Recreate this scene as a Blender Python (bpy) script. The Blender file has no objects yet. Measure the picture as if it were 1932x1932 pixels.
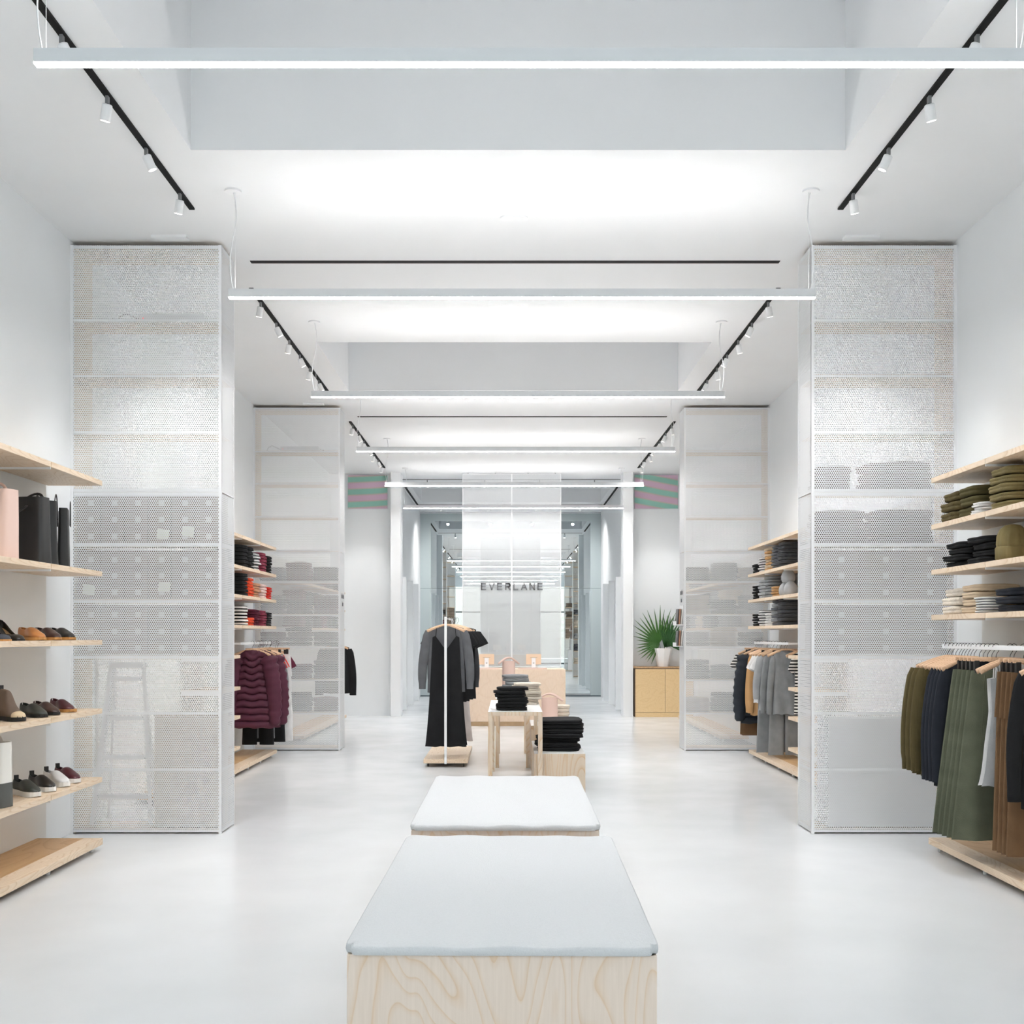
import bpy, math, random
from math import sin, cos, pi, radians as R
from mathutils import Vector, Matrix

S = bpy.context.scene
COL = S.collection
random.seed(7)

# ------------------------------------------------------------------ camera
cam_d = bpy.data.cameras.new('camera'); cam = bpy.data.objects.new('camera', cam_d); COL.objects.link(cam)
cam.location = (0, 0, 1.5); cam.rotation_euler = (R(90), 0, 0)
cam_d.sensor_width = 36; cam_d.lens = 38.31; cam_d.shift_x = .0036; cam_d.shift_y = .1196
cam_d.clip_start = .05; cam_d.clip_end = 200
S.camera = cam
# ------------------------------------------------------------------ world, exposure
w = bpy.data.worlds.new('sky'); S.world = w; w.use_nodes = True
w.node_tree.nodes['Background'].inputs[0].default_value = (.96, .97, 1, 1)
w.node_tree.nodes['Background'].inputs[1].default_value = 3.2
S.view_settings.view_transform = 'Standard'; S.view_settings.look = 'None'
S.view_settings.exposure = 0.78; S.view_settings.gamma = 1
try: S.view_settings.use_curve_mapping = False
except Exception: pass
cy = S.cycles
cy.use_denoising = True; cy.use_adaptive_sampling = True; cy.adaptive_threshold = .02
cy.max_bounces = 8; cy.diffuse_bounces = 5; cy.glossy_bounces = 4; cy.transmission_bounces = 2
cy.transparent_max_bounces = 20
cy.sample_clamp_indirect = 6
cy.caustics_reflective = False; cy.caustics_refractive = False
UP_E, DOWN_E, SPOT_W = 20, 58, 42
# daylight portal in the shop window behind the camera
pl = bpy.data.lights.new('window_portal', 'AREA'); pl.shape = 'RECTANGLE'; pl.size = 6.2; pl.size_y = 3.7
pl.cycles.is_portal = True
po = bpy.data.objects.new('window_portal', pl); COL.objects.link(po); po.location = (.04, -1.98, 2.0); po.rotation_euler = (R(90), 0, 0)

# ------------------------------------------------------------------ helpers
def lin(c):
    return tuple(((x / 255) / 12.92 if x <= 10 else (((x / 255) + .055) / 1.055) ** 2.4) for x in c)

def newmat(name):
    m = bpy.data.materials.new(name); m.use_nodes = True
    return m, m.node_tree.nodes, m.node_tree.links, m.node_tree.nodes['Principled BSDF']

MATS = {}
def plain(name, rgb, rough=.6, metal=0, spec=.5):
    if name in MATS: return MATS[name]
    m, N, L, b = newmat(name)
    b.inputs['Base Color'].default_value = (*lin(rgb), 1); b.inputs['Roughness'].default_value = rough
    b.inputs['Metallic'].default_value = metal; b.inputs['Specular IOR Level'].default_value = spec
    MATS[name] = m; return m

def coords(N, L, scale=(1, 1, 1), kind='Object'):
    tc = N.new('ShaderNodeTexCoord'); mp = N.new('ShaderNodeMapping')
    mp.inputs['Scale'].default_value = scale; L.new(tc.outputs[kind], mp.inputs[0]); return mp.outputs[0]

def ramp(N, L, src, stops):
    r = N.new('ShaderNodeValToRGB'); L.new(src, r.inputs[0])
    e = r.color_ramp.elements
    while len(e) < len(stops): e.new(.5)
    for k, (p, c) in enumerate(stops): e[k].position = p; e[k].color = (*c, 1)
    return r.outputs[0]

def paint(name, rgb, rough=.55, var=.02, spec=.4):
    """painted surface with faint mottling"""
    if name in MATS: return MATS[name]
    m, N, L, b = newmat(name)
    v = coords(N, L, (1, 1, 1)); n = N.new('ShaderNodeTexNoise'); n.inputs['Scale'].default_value = 1.3
    n.inputs['Detail'].default_value = 4; L.new(v, n.inputs[0])
    c = lin(rgb); d = tuple(x * (1 - var) for x in c)
    L.new(ramp(N, L, n.outputs[0], [(.35, d), (.65, c)]), b.inputs['Base Color'])
    b.inputs['Roughness'].default_value = rough; b.inputs['Specular IOR Level'].default_value = spec
    MATS[name] = m; return m

def wood(name, c1, c2, sc=(2.2, 2.2, .55), rings=9, rough=.45, thin=.16):
    """flat sliced birch: thin contour lines of a stretched noise"""
    if name in MATS: return MATS[name]
    m, N, L, b = newmat(name)
    v = coords(N, L, sc)
    n = N.new('ShaderNodeTexNoise'); n.inputs['Scale'].default_value = 1.6; n.inputs['Detail'].default_value = 1.5
    n.inputs['Roughness'].default_value = .45; n.inputs['Distortion'].default_value = .25; L.new(v, n.inputs[0])
    mu = N.new('ShaderNodeMath'); mu.operation = 'MULTIPLY'; mu.inputs[1].default_value = rings * 2.2; L.new(n.outputs[0], mu.inputs[0])
    fr = N.new('ShaderNodeMath'); fr.operation = 'FRACT'; L.new(mu.outputs[0], fr.inputs[0])
    a, d = lin(c1), lin(c2); mid = tuple((x * .62 + y * .38) for x, y in zip(a, d))
    col = ramp(N, L, fr.outputs[0], [(0, d), (thin, mid), (thin + .25, a), (.93, a), (1, mid)])
    f = N.new('ShaderNodeTexNoise'); f.inputs['Scale'].default_value = 30; f.inputs['Detail'].default_value = 3
    v2 = coords(N, L, (sc[0] * 1.5, sc[1] * 1.5, sc[2] * .3)); L.new(v2, f.inputs[0])
    mx = N.new('ShaderNodeMix'); mx.data_type = 'RGBA'; mx.blend_type = 'MULTIPLY'; mx.inputs[0].default_value = .35
    L.new(col, mx.inputs[6]); L.new(ramp(N, L, f.outputs[0], [(.3, (.82, .8, .76)), (.7, (1, 1, 1))]), mx.inputs[7])
    L.new(mx.outputs[2], b.inputs['Base Color']); b.inputs['Roughness'].default_value = rough
    MATS[name] = m; return m

def cloth(name, rgb, rough=.92, rib=0, axis='X', stripe=None, sc=1, bump=.35, var=.22):
    """woven or knitted fabric; rib = ribs per metre, stripe = (rgb2, per metre, share)"""
    if name in MATS: return MATS[name]
    m, N, L, b = newmat(name)
    v = coords(N, L)
    n = N.new('ShaderNodeTexNoise'); n.inputs['Scale'].default_value = 9 * sc; n.inputs['Detail'].default_value = 5; L.new(v, n.inputs[0])
    c = lin(rgb); d = tuple(x * (1 - var) for x in c)
    col = ramp(N, L, n.outputs[0], [(.3, d), (.7, c)])
    if stripe:
        wv = N.new('ShaderNodeTexWave'); wv.bands_direction = 'Z'; wv.inputs['Scale'].default_value = stripe[1] / 20 * 6.283
        wv.inputs['Distortion'].default_value = .2; L.new(v, wv.inputs[0])
        g = N.new('ShaderNodeMath'); g.operation = 'LESS_THAN'; g.inputs[1].default_value = stripe[2]; L.new(wv.outputs[1], g.inputs[0])
        mx = N.new('ShaderNodeMix'); mx.data_type = 'RGBA'; L.new(g.outputs[0], mx.inputs[0]); L.new(col, mx.inputs[6])
        mx.inputs[7].default_value = (*lin(stripe[0]), 1); col = mx.outputs[2]
    L.new(col, b.inputs['Base Color']); b.inputs['Roughness'].default_value = rough
    b.inputs['Specular IOR Level'].default_value = .25
    try: b.inputs['Sheen Weight'].default_value = .0
    except Exception: pass
    bp = N.new('ShaderNodeBump'); bp.inputs['Strength'].default_value = bump; bp.inputs['Distance'].default_value = .004
    if rib:
        wv = N.new('ShaderNodeTexWave'); wv.bands_direction = axis; wv.inputs['Scale'].default_value = rib / 20 * 6.283
        L.new(v, wv.inputs[0]); L.new(wv.outputs[1], bp.inputs['Height'])
    else:
        n2 = N.new('ShaderNodeTexNoise'); n2.inputs['Scale'].default_value = 220; L.new(v, n2.inputs[0]); L.new(n2.outputs[0], bp.inputs['Height'])
    L.new(bp.outputs[0], b.inputs['Normal'])
    MATS[name] = m; return m

def emit(name, rgb, s):
    if name in MATS: return MATS[name]
    m, N, L, b = newmat(name); N.remove(b)
    e = N.new('ShaderNodeEmission'); e.inputs[0].default_value = (*lin(rgb), 1); e.inputs[1].default_value = s
    L.new(e.outputs[0], N['Material Output'].inputs[0]); MATS[name] = m; return m

def perforated(name, rgb, ua, va, pitch, rad, rough=.45):
    """sheet metal with staggered round holes; ua/va: the axes (0,1,2) of the sheet"""
    if name in MATS: return MATS[name]
    m, N, L, b = newmat(name)
    b.inputs['Base Color'].default_value = (*lin(rgb), 1); b.inputs['Roughness'].default_value = rough
    tc = N.new('ShaderNodeTexCoord'); sp = N.new('ShaderNodeSeparateXYZ'); L.new(tc.outputs['Object'], sp.inputs[0])
    def M(op, a, c=None):
        n = N.new('ShaderNodeMath'); n.operation = op
        for k, x in enumerate((a, c)):
            if x is None: continue
            if isinstance(x, (int, float)): n.inputs[k].default_value = x
            else: L.new(x, n.inputs[k])
        return n.outputs[0]
    u = M('MULTIPLY', sp.outputs[ua], 1 / pitch); v = M('MULTIPLY', sp.outputs[va], 1 / (pitch * .866))
    row = M('FLOOR', v); odd = M('MULTIPLY', M('FLOORED_MODULO', row, 2), .5)
    du = M('SUBTRACT', M('FRACT', M('ADD', u, odd)), .5)
    dv = M('MULTIPLY', M('SUBTRACT', M('FRACT', v), .5), .866)
    dist = M('SQRT', M('ADD', M('MULTIPLY', du, du), M('MULTIPLY', dv, dv)))
    hole = M('LESS_THAN', dist, rad / pitch)
    tr = N.new('ShaderNodeBsdfTransparent'); mx = N.new('ShaderNodeMixShader')
    L.new(hole, mx.inputs[0]); L.new(b.outputs[0], mx.inputs[1]); L.new(tr.outputs[0], mx.inputs[2])
    L.new(mx.outputs[0], N['Material Output'].inputs[0]); MATS[name] = m; return m

class MB:
    def __init__(s): s.v = []; s.f = []
    def box(s, x0, x1, y0, y1, z0, z1):
        if x0 > x1: x0, x1 = x1, x0
        b = len(s.v)
        s.v += [(x, y, z) for z in (z0, z1) for y in (y0, y1) for x in (x0, x1)]
        s.f += [tuple(b + k for k in q) for q in ((0, 2, 3, 1), (4, 5, 7, 6), (0, 1, 5, 4), (2, 6, 7, 3), (0, 4, 6, 2), (1, 3, 7, 5))]
        return s
    def loft(s, rings, cap0=True, cap1=True):
        b = len(s.v); n = len(rings[0])
        for r in rings: s.v += [tuple(p) for p in r]
        for j in range(len(rings) - 1):
            for i in range(n):
                k = (i + 1) % n
                s.f.append((b + j * n + i, b + j * n + k, b + (j + 1) * n + k, b + (j + 1) * n + i))
        if cap0: s.f.append(tuple(b + i for i in range(n))[::-1])
        if cap1: s.f.append(tuple(b + (len(rings) - 1) * n + i for i in range(n)))
        return s
    def tube(s, pts, r, n=8, flat=(1, 1), up=(0, 0, 1)):
        pts = [Vector(p) for p in pts]; rings = []; up = Vector(up)
        prev = None
        for k, p in enumerate(pts):
            t = (pts[min(k + 1, len(pts) - 1)] - pts[max(k - 1, 0)]).normalized()
            if prev is None:
                a = up - t * up.dot(t)
                if a.length < 1e-3: a = Vector((1, 0, 0)) - t * t.x
                if a.length < 1e-3: a = Vector((0, 1, 0)) - t * t.y
            else: a = prev - t * prev.dot(t)
            a.normalize(); prev = a; c = t.cross(a)
            rr = r[k] if isinstance(r, (list, tuple)) else r
            rings.append([p + a * (cos(q) * rr * flat[0]) + c * (sin(q) * rr * flat[1]) for q in (2 * pi * i / n for i in range(n))])
        return s.loft(rings)
    def grid(s, rows, flip=False):
        b = len(s.v); n = len(rows[0])
        for r in rows: s.v += [tuple(p) for p in r]
        for j in range(len(rows) - 1):
            for i in range(n - 1):
                q = (b + j * n + i, b + j * n + i + 1, b + (j + 1) * n + i + 1, b + (j + 1) * n + i)
                s.f.append(q[::-1] if flip else q)
        return s
    def cyl(s, c, r, h, n=24, axis='z', r2=None):
        r2 = r if r2 is None else r2
        def P(q, rr, t):
            a, d = cos(q) * rr, sin(q) * rr
            return {'z': (c[0] + a, c[1] + d, c[2] + t), 'y': (c[0] - a, c[1] + t, c[2] + d), 'x': (c[0] + t, c[1] + a, c[2] + d)}[axis]
        return s.loft([[P(2 * pi * i / n, r, 0) for i in range(n)], [P(2 * pi * i / n, r2, h) for i in range(n)]])
    def mesh(s, name, mat, smooth=False, bevel=0):
        m = bpy.data.meshes.new(name); m.from_pydata(s.v, [], s.f)
        m.materials.append(mat)
        if smooth: m.polygons.foreach_set('use_smooth', [True] * len(m.polygons))
        m.update(); return m

LABELS = {}
def _lab(label, group):
    n = len(label.split())
    if not 4 <= n <= 16: print('LABEL LENGTH', n, label)
    LABELS[label] = LABELS.get(label, 0) + 1
    if LABELS[label] == 2 and not group: print('DUP LABEL', label)

def tag(o, label, cat, group=None):
    o['label'] = label; o['category'] = cat
    if group: o['group'] = group
    _lab(label, group); return o

def thing(name, label, cat, loc=(0, 0, 0), rotz=0, group=None):
    o = bpy.data.objects.new(name, None); COL.objects.link(o); o.empty_display_size = .05
    o.location = loc; o.rotation_euler = (0, 0, rotz); return tag(o, label, cat, group)

def obj(name, mesh, parent=None, loc=(0, 0, 0), rot=(0, 0, 0), bevel=0, label=None):
    o = bpy.data.objects.new(name, mesh); COL.objects.link(o)
    o.location = loc; o.rotation_euler = rot
    if parent: o.parent = parent
    if bevel:
        b = o.modifiers.new('bevel', 'BEVEL'); b.width = bevel; b.segments = 2; b.limit_method = 'ANGLE'
    if label: o['label'] = label
    return o

def bx(name, mat, parent, *box, bevel=0, label=None):
    return obj(name, MB().box(*box).mesh(name, mat), parent, bevel=bevel, label=label)

def struct(name, mesh, **k):
    o = obj(name, mesh, **k); o['kind'] = 'structure'; return o

CACHE = {}
def cached(key, fn):
    if key not in CACHE: CACHE[key] = fn()
    return CACHE[key]

ORD = ['first', 'second', 'third', 'fourth', 'fifth', 'sixth', 'seventh', 'eighth', 'ninth', 'tenth', 'eleventh', 'twelfth', 'thirteenth', 'fourteenth']

# ------------------------------------------------------------------ materials
WHITE = paint('wall_paint', (238, 241, 243), .6)
CEILM = paint('ceiling_paint', (240, 242, 244), .7)
m, N, L, b = newmat('poured_floor'); FLOORM = m
v = coords(N, L); n = N.new('ShaderNodeTexNoise'); n.inputs['Scale'].default_value = .9; n.inputs['Detail'].default_value = 6; L.new(v, n.inputs[0])
L.new(ramp(N, L, n.outputs[0], [(.3, lin((214, 218, 221))), (.7, lin((224, 227, 230)))]), b.inputs['Base Color'])
n2 = N.new('ShaderNodeTexNoise'); n2.inputs['Scale'].default_value = 2.2; n2.inputs['Detail'].default_value = 3; L.new(v, n2.inputs[0])
r = N.new('ShaderNodeMapRange'); r.inputs[3].default_value = .16; r.inputs[4].default_value = .3; L.new(n2.outputs[0], r.inputs[0]); L.new(r.outputs[0], b.inputs['Roughness'])
METAL = plain('white_powder_coat', (240, 242, 244), .4)
BLACKT = plain('black_track', (9, 9, 10), .7, spec=.2)
BIRCH = wood('birch_panel', (224, 208, 188), (212, 180, 140))
BIRCH2 = wood('birch_shelf', (230, 210, 186), (212, 184, 150), (3, .6, 3), 12)
MAPLE = wood('maple_insert', (206, 168, 120), (192, 150, 100), (3, .5, 3), 4)
OAK = wood('oak_cabinet', (226, 198, 152), (220, 190, 142), (1.5, 1.5, 3), 5)
PINKWOOD = wood('pale_hanger_wood', (226, 190, 158), (206, 166, 130), (6, 6, 6), 6)
PLYEDGE = cloth('ply_edge', (214, 186, 150), .6, rib=120, axis='Z', bump=.2)
GREYFELT = cloth('grey_wool', (208, 211, 214), .95, sc=14, bump=.5, var=.05)
WIRE = plain('steel_wire', (60, 60, 62), .35, .8)
PERF_F = perforated('perforated_front', (236, 238, 240), 0, 2, .0162, .0049)
PERF_S = perforated('perforated_side', (236, 238, 240), 1, 2, .0162, .0049)
SCREEN = perforated('screen_mesh', (206, 209, 212), 0, 2, .012, .0037)
BLK = cloth('black_cotton', (30, 31, 33)); CHAR = cloth('charcoal_wool', (72, 74, 78)); GREY = cloth('grey_marl', (140, 143, 146))
LGREY = cloth('light_grey_marl', (178, 181, 184)); WHT = cloth('white_cotton', (236, 236, 236)); CREAM = cloth('cream_knit', (232, 222, 208), rib=160)
BURG = cloth('burgundy_wool', (98, 40, 58)); BURGL = cloth('burgundy_marl', (140, 62, 80)); RED = cloth('red_cotton', (212, 52, 42)); ORANGE = cloth('orange_red_cotton', (226, 84, 52))
NAVY = cloth('navy_wool', (38, 42, 50)); OLIVE = cloth('olive_knit', (88, 78, 50), rib=110); OLIVE_SHADE = cloth('olive_knit_shaded', (78, 72, 44))  # last one: the olive knit with shade put into its colour
KHAKI = cloth('khaki_rib', (126, 114, 78), rib=70, axis='Y'); SAGE = cloth('sage_twill', (94, 98, 82)); BROWN = cloth('brown_canvas', (112, 86, 62))
CAMEL = cloth('camel_wool', (200, 158, 110)); BEIGE = cloth('beige_cotton', (206, 186, 160)); PINKC = cloth('pink_cotton', (232, 206, 200)); TANC = cloth('tan_cotton', (196, 150, 120))
STRIPEB = cloth('black_white_stripe', (236, 234, 230), stripe=((28, 28, 30), 28, .45))
STRIPEG = cloth('grey_white_stripe', (232, 232, 230), stripe=((120, 122, 124), 40, .45))
SLATE = cloth('slate_wool', (96, 98, 104))
CARD = paint('shoebox_card', (146, 130, 114), .8); CARDL = paint('shoebox_lid', (130, 116, 102), .8); PAPER = plain('paper_label', (206, 204, 200), .8)
CARTON = paint('cream_carton', (222, 208, 192), .8)
PINKL = plain('pink_leather', (224, 196, 184), .5); BLKL = plain('black_leather', (34, 35, 36), .42); GREYL = plain('dark_grey_felt', (84, 86, 84), .8); WHTL = plain('white_canvas', (232, 230, 224), .8)
# ------------------------------------------------------------------ room shell
XL, XR, ZC, YB, YW = -3.295, 3.375, 4.465, -2.0, 20.15      # main room
CXL, CXR, YM = -2.13, 2.24, 26.36                           # rear corridor up to the mirror wall
struct('floor', MB().box(XL - .2, XR + .2, YB - .1, YM + .3, -.1, 0).mesh('floor', FLOORM))
struct('wall_left', MB().box(XL - .15, XL, YB, YW, 0, ZC).mesh('wall_left', WHITE))
struct('wall_right', MB().box(XR, XR + .15, YB, YW, 0, ZC).mesh('wall_right', WHITE))
struct('wall_rear_left', MB().box(XL - .15, -2.15, YW, YW + .15, 0, ZC).mesh('wall_rear_left', WHITE))
struct('wall_rear_right', MB().box(2.28, XR + .15, YW, YW + .15, 0, ZC).mesh('wall_rear_right', WHITE))
struct('wall_corridor_left', MB().box(CXL - .15, CXL, YW + .1, YM + .2, 0, ZC).mesh('wall_corridor_left', WHITE))
struct('wall_corridor_right', MB().box(CXR, CXR + .15, YW + .1, YM + .2, 0, ZC).mesh('wall_corridor_right', WHITE))
struct('wall_far', MB().box(CXL - .15, CXR + .15, YM + .03, YM + .2, 0, ZC).mesh('wall_far', WHITE))
struct('trim_1', MB().box(-2.15, -1.97, 19.9, 20.3, 0, ZC).mesh('pier', WHITE))
struct('trim_2', MB().box(2.10, 2.28, 19.9, 20.3, 0, ZC).mesh('pier', WHITE))
k = 3
for y in (21.4, 22.9, 24.3):
    struct('trim_%d' % k, MB().box(CXL, CXL + .13, y, y + .07, 0.02, 2.63).mesh('fin', WHITE), bevel=.006); k += 1
    struct('trim_%d' % k, MB().box(CXR - .13, CXR, y, y + .07, 0.02, 2.63).mesh('fin', WHITE), bevel=.006); k += 1
# shop front behind the camera: wall, window, pavement
wb = MB(); wb.box(XL - .15, -3.05, YB - .2, YB, 0, ZC); wb.box(3.13, XR + .15, YB - .2, YB, 0, ZC); wb.box(-3.05, 3.13, YB - .2, YB, 3.9, ZC)
struct('wall_back', wb.mesh('wall_back', WHITE))
wf = MB()
for x in (-3.05, -1.1, 1.12, 3.07): wf.box(x, x + .06, YB - .14, YB - .06, 0, 3.9)
wf.box(-3.05, 3.13, YB - .14, YB - .06, 2.6, 2.66); wf.box(-3.05, 3.13, YB - .14, YB - .06, 0, .08)
win = struct('window_1', wf.mesh('window_frame', plain('window_frame_grey', (70, 74, 78), .4)))
gm, N, L, b = newmat('clear_glass'); N.remove(b)
t_ = N.new('ShaderNodeBsdfTransparent'); t_.inputs[0].default_value = (.94, .97, .96, 1); g_ = N.new('ShaderNodeBsdfGlossy'); g_.inputs['Roughness'].default_value = .02
x_ = N.new('ShaderNodeMixShader'); x_.inputs[0].default_value = .06; L.new(t_.outputs[0], x_.inputs[1]); L.new(g_.outputs[0], x_.inputs[2]); L.new(x_.outputs[0], N['Material Output'].inputs[0])
struct('window_2', MB().box(-3.04, 3.12, YB - .105, YB - .095, .08, 3.9).mesh('pane', gm))
struct('pavement', MB().box(-14, 14, -16, YB - .1, -.15, -.03).mesh('pavement', paint('pavement_concrete', (150, 150, 148), .9)))
fac = MB(); fac.box(-14, 14, -16.5, -16, 0, 9)
struct('street_facade', fac.mesh('street_facade', paint('facade_stucco', (176, 172, 166), .9)))

# ceiling with three rectangular coffers
RX0, RX1 = -1.943, 2.063
coff = [(4.45, 6.67), (11.06, 13.25), (22.1, 24.4)]
cm = MB(); y = YB
for a, bb in coff:
    cm.box(XL - .15, XR + .15, y, a, ZC, ZC + .1)
    cm.box(XL - .15, RX0, a, bb, ZC, ZC + .1); cm.box(RX1, XR + .15, a, bb, ZC, ZC + .1)
    cm.box(RX0 - .05, RX0, a - .05, bb + .05, ZC + .1, ZC + 1.25); cm.box(RX1, RX1 + .05, a - .05, bb + .05, ZC + .1, ZC + 1.25)
    cm.box(RX0 - .05, RX1 + .05, a - .05, a, ZC + .1, ZC + 1.25); cm.box(RX0 - .05, RX1 + .05, bb, bb + .05, ZC + .1, ZC + 1.25)
    cm.box(RX0 - .05, RX1 + .05, a - .05, bb + .05, ZC + 1.25, ZC + 1.3)
    y = bb
cm.box(XL - .15, XR + .15, y, YM + .2, ZC, ZC + .1)
struct('ceiling', cm.mesh('ceiling', CEILM))
# backing panels behind the wall shelves, a hair proud of the wall
BACKP = paint('backing_panel', (232, 231, 228), .6)
for k, (x0, x1) in enumerate(((XL, XL + .02), (XR - .02, XR))):
    for j, (y0, y1) in enumerate(((3.4, 7.72), (8.7, 13.52), (14.6, 19.3))):
        struct('trim_%d' % (10 + k * 3 + j), MB().box(x0, x1, y0, y1, 0.0, 2.6).mesh('backing', BACKP))

# ------------------------------------------------------------------ mirror wall
t = thing('wall_mirror', 'huge mirror on the far wall with blue-grey border and one horizontal seam', 'mirror', (.055, YM, 0))
mir = plain('mirror_glass', (226, 234, 236), 0.0, 1.0)
gb = plain('blue_grey_glass', (172, 183, 185), .5)
bx('mirror_pane', mir, t, -1.93, 1.93, 0, .02, .07, 2.612)
bx('mirror_pane', mir, t, -1.93, 1.93, 0, .02, 2.62, 4.24)
fr = MB(); fr.box(-2.183, -1.93, -.004, .025, .03, 4.42); fr.box(1.93, 2.183, -.004, .025, .03, 4.42); fr.box(-1.93, 1.93, -.004, .025, 4.24, 4.42)
obj('mirror_border', fr.mesh('mirror_border', gb), t)
sg_ = plain('seam_grey', (70, 84, 90), .5)
bx('mirror_seam', sg_, t, -2.183, 2.183, -.006, -.0041, 2.612, 2.62, label='thin dark seam line'); bx('bottom_rail', sg_, t, -2.183, 2.183, -.006, .02, .0, .029)

# ------------------------------------------------------------------ ceiling lights
HOUS = plain('lamp_housing', (226, 229, 232), .45)
DIF = emit('lamp_diffuser', (255, 252, 250), DOWN_E); UPL = emit('lamp_uplight', (255, 252, 250), UP_E); LENS = emit('spot_lens', (255, 250, 240), 6)
LAMPY = [4.30, 7.28, 10.33, 13.4, 16.5, 19.42]
names = ['nearest, spanning the top of the picture', 'second from the front', 'third from the front', 'fourth from the front', 'fifth from the front', 'sixth, before the hanging mesh screen']
cw = plain('white_cable', (232, 234, 236), .5)
for i, (y, nm) in enumerate(zip(LAMPY, names)):
    t = thing('linear_pendant', 'long white linear pendant lamp, ' + nm, 'lamp', (.091, y, 3.745), 0, 'linear pendants hung in a row')
    def hb():
        m = MB().box(-1.957, 1.957, -.019, .019, .006, .06); return m.mesh('lamp_body', HOUS)
    obj('lamp_body', cached('lb', hb), t)
    obj('diffuser', cached('ld', lambda: MB().box(-1.957, 1.957, -.018, .018, 0, .0059).mesh('diffuser', DIF)), t)
    obj('uplight_strip', cached('lu', lambda: MB().box(-1.9, 1.9, -.014, .014, .0601, .0603).mesh('uplight_strip', UPL)), t)
    for s in (-1, 1):
        def cb(s=s):
            top = ZC - 3.745; pts = [(s * (1.93 + .022 * sin(k / 14 * 2 * pi)), 0.006 * sin(k * .6), .06 + (top - .06) * k / 14) for k in range(15)]
            m = MB().tube(pts, .0035, 6); m.tube([(s * 1.915, 0, .06), (s * 1.915, 0, top)], .0012, 5); return m.mesh('cable', cw, True)
        obj('cable', cached('cb%d' % s, cb), t)
        obj('canopy', cached('cn%d' % s, lambda s=s: MB().cyl((s * 1.93, 0, ZC - 3.745 - .012), .055, .012, 28).mesh('canopy', METAL)), t)

# tracks with spot heads
def spot(x, y, tilt, side, label, grp, wide=False):
    t = thing('track_spotlight', label, 'spotlight', (x, y, ZC - .025), 0, grp)
    obj('stem', cached('sst', lambda: MB().box(-.008, .008, -.014, .014, -.03, .012).mesh('stem', plain('stem_grey', (120, 122, 124), .4))), t)
    Mx = Matrix.Translation((0, 0, -.03)) @ Matrix.Rotation(tilt, 4, 'Y') @ Matrix.Rotation(R(14), 4, 'X')
    hd = obj('lamp_head', cached('shd', lambda: MB().loft([[(cos(q) * rr, sin(q) * rr, z) for q in (2 * pi * k / 24 for k in range(24))] for rr, z in ((.022, 0), (.027, -.004), (.028, -.01), (.028, -.085), (.025, -.088))]).mesh('lamp_head', METAL, True)), t)
    hd.matrix_local = Mx
    ln = obj('lens', cached('sln', lambda: MB().cyl((0, 0, -.0892), .0235, .001, 24).mesh('lens', LENS)), hd)
    ld = cached('spotdata%d' % wide, lambda: bpy.data.lights.new('spot_beam', 'SPOT'))
    ld.energy = 80 if wide else SPOT_W; ld.spot_size = R(160 if wide else 62); ld.spot_blend = 1 if wide else .6; ld.shadow_soft_size = .03; ld.color = (1, .98, .955)
    lo = bpy.data.objects.new('spot_beam', ld); COL.objects.link(lo); lo.parent = t
    lo.matrix_local = Mx @ Matrix.Translation((0, 0, -.1))

def track(x, y0, y1, ys, side, word, tl=None):
    tag(bx('light_track', BLACKT, None, x - .019, x + .019, y0, y1, ZC - .012, ZC + .002), 'black ceiling light track, %s row on the %s' % (word, side), 'light track', 'light tracks in the ceiling')
    for k, yy in enumerate(ys):
        tt = (R(14) if k % 2 == 0 else R(-26)) * (1 if side == 'left' else -1)
        if tl: tt = tl[k] * (1 if side == 'left' else -1)
        spot(x, yy, tt, side, 'white spotlight, %s from the front on the %s %s track' % (ORD[k], side, word), 'spotlights on the ceiling tracks')
for side, x in (('left', -2.2), ('right', 2.31)):
    track(x, 3.2, 7.58, [4.75, 5.37, 5.98, 6.62, 7.3], side, 'front', [R(a) for a in (14, -24, 14, -22, 12)])
    track(x, 9.32, 13.25, [9.68, 10.33, 10.94, 11.5, 12.07, 12.65], side, 'middle')
    track(x, 15.16, 19.35, [15.4, 15.98, 16.6, 17.2, 17.8, 18.4, 19.0], side, 'rear')
for x, sd in ((-2.07, 'left'), (2.19, 'right')):
    tag(bx('light_track', BLACKT, None, x - .019, x + .019, 21.4, 25.0, ZC - .012, ZC + .002), 'black ceiling light track at the rear corridor, %s side' % sd, 'light track', 'light tracks in the ceiling')
for y, wd in ((8.67, 'nearer, before the second pendant lamp'), (14.83, 'farther, beyond the third pendant lamp'), (20.85, 'at the mesh screen'), (24.9, 'in front of the far mirror')):
    tag(bx('slot_diffuser', BLACKT, None, -2.05, 2.157, y - .028, y + .028, ZC - .004, ZC + .002), 'thin black slot across the ceiling, ' + wd, 'air slot', 'black slots across the ceiling')
for yy, wd in ((20.85, 'by the mesh screen'), (24.9, 'before the far mirror')):
    for k, x in enumerate((-1.55, -.45, .6, 1.65)):
        spot(x, yy, R(6 if k % 2 else -6), 'left', 'white spotlight %s, %s from left' % (wd, ORD[k]), 'spotlights on the cross slots', yy > 21)
t = tag(obj('ceiling_plate', MB().loft([[(.04 + (.055 if cos(q) > 0 else -.055) + .045 * cos(q), 7.75 + .045 * sin(q), z) for q in (2 * pi * (k + .5) / 32 for k in range(32))] for z in (ZC - .012, ZC + .001)]).mesh('ceiling_plate', METAL), bevel=.004), 'white rounded plate on the ceiling centre beyond the second lamp', 'ceiling plate')
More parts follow.
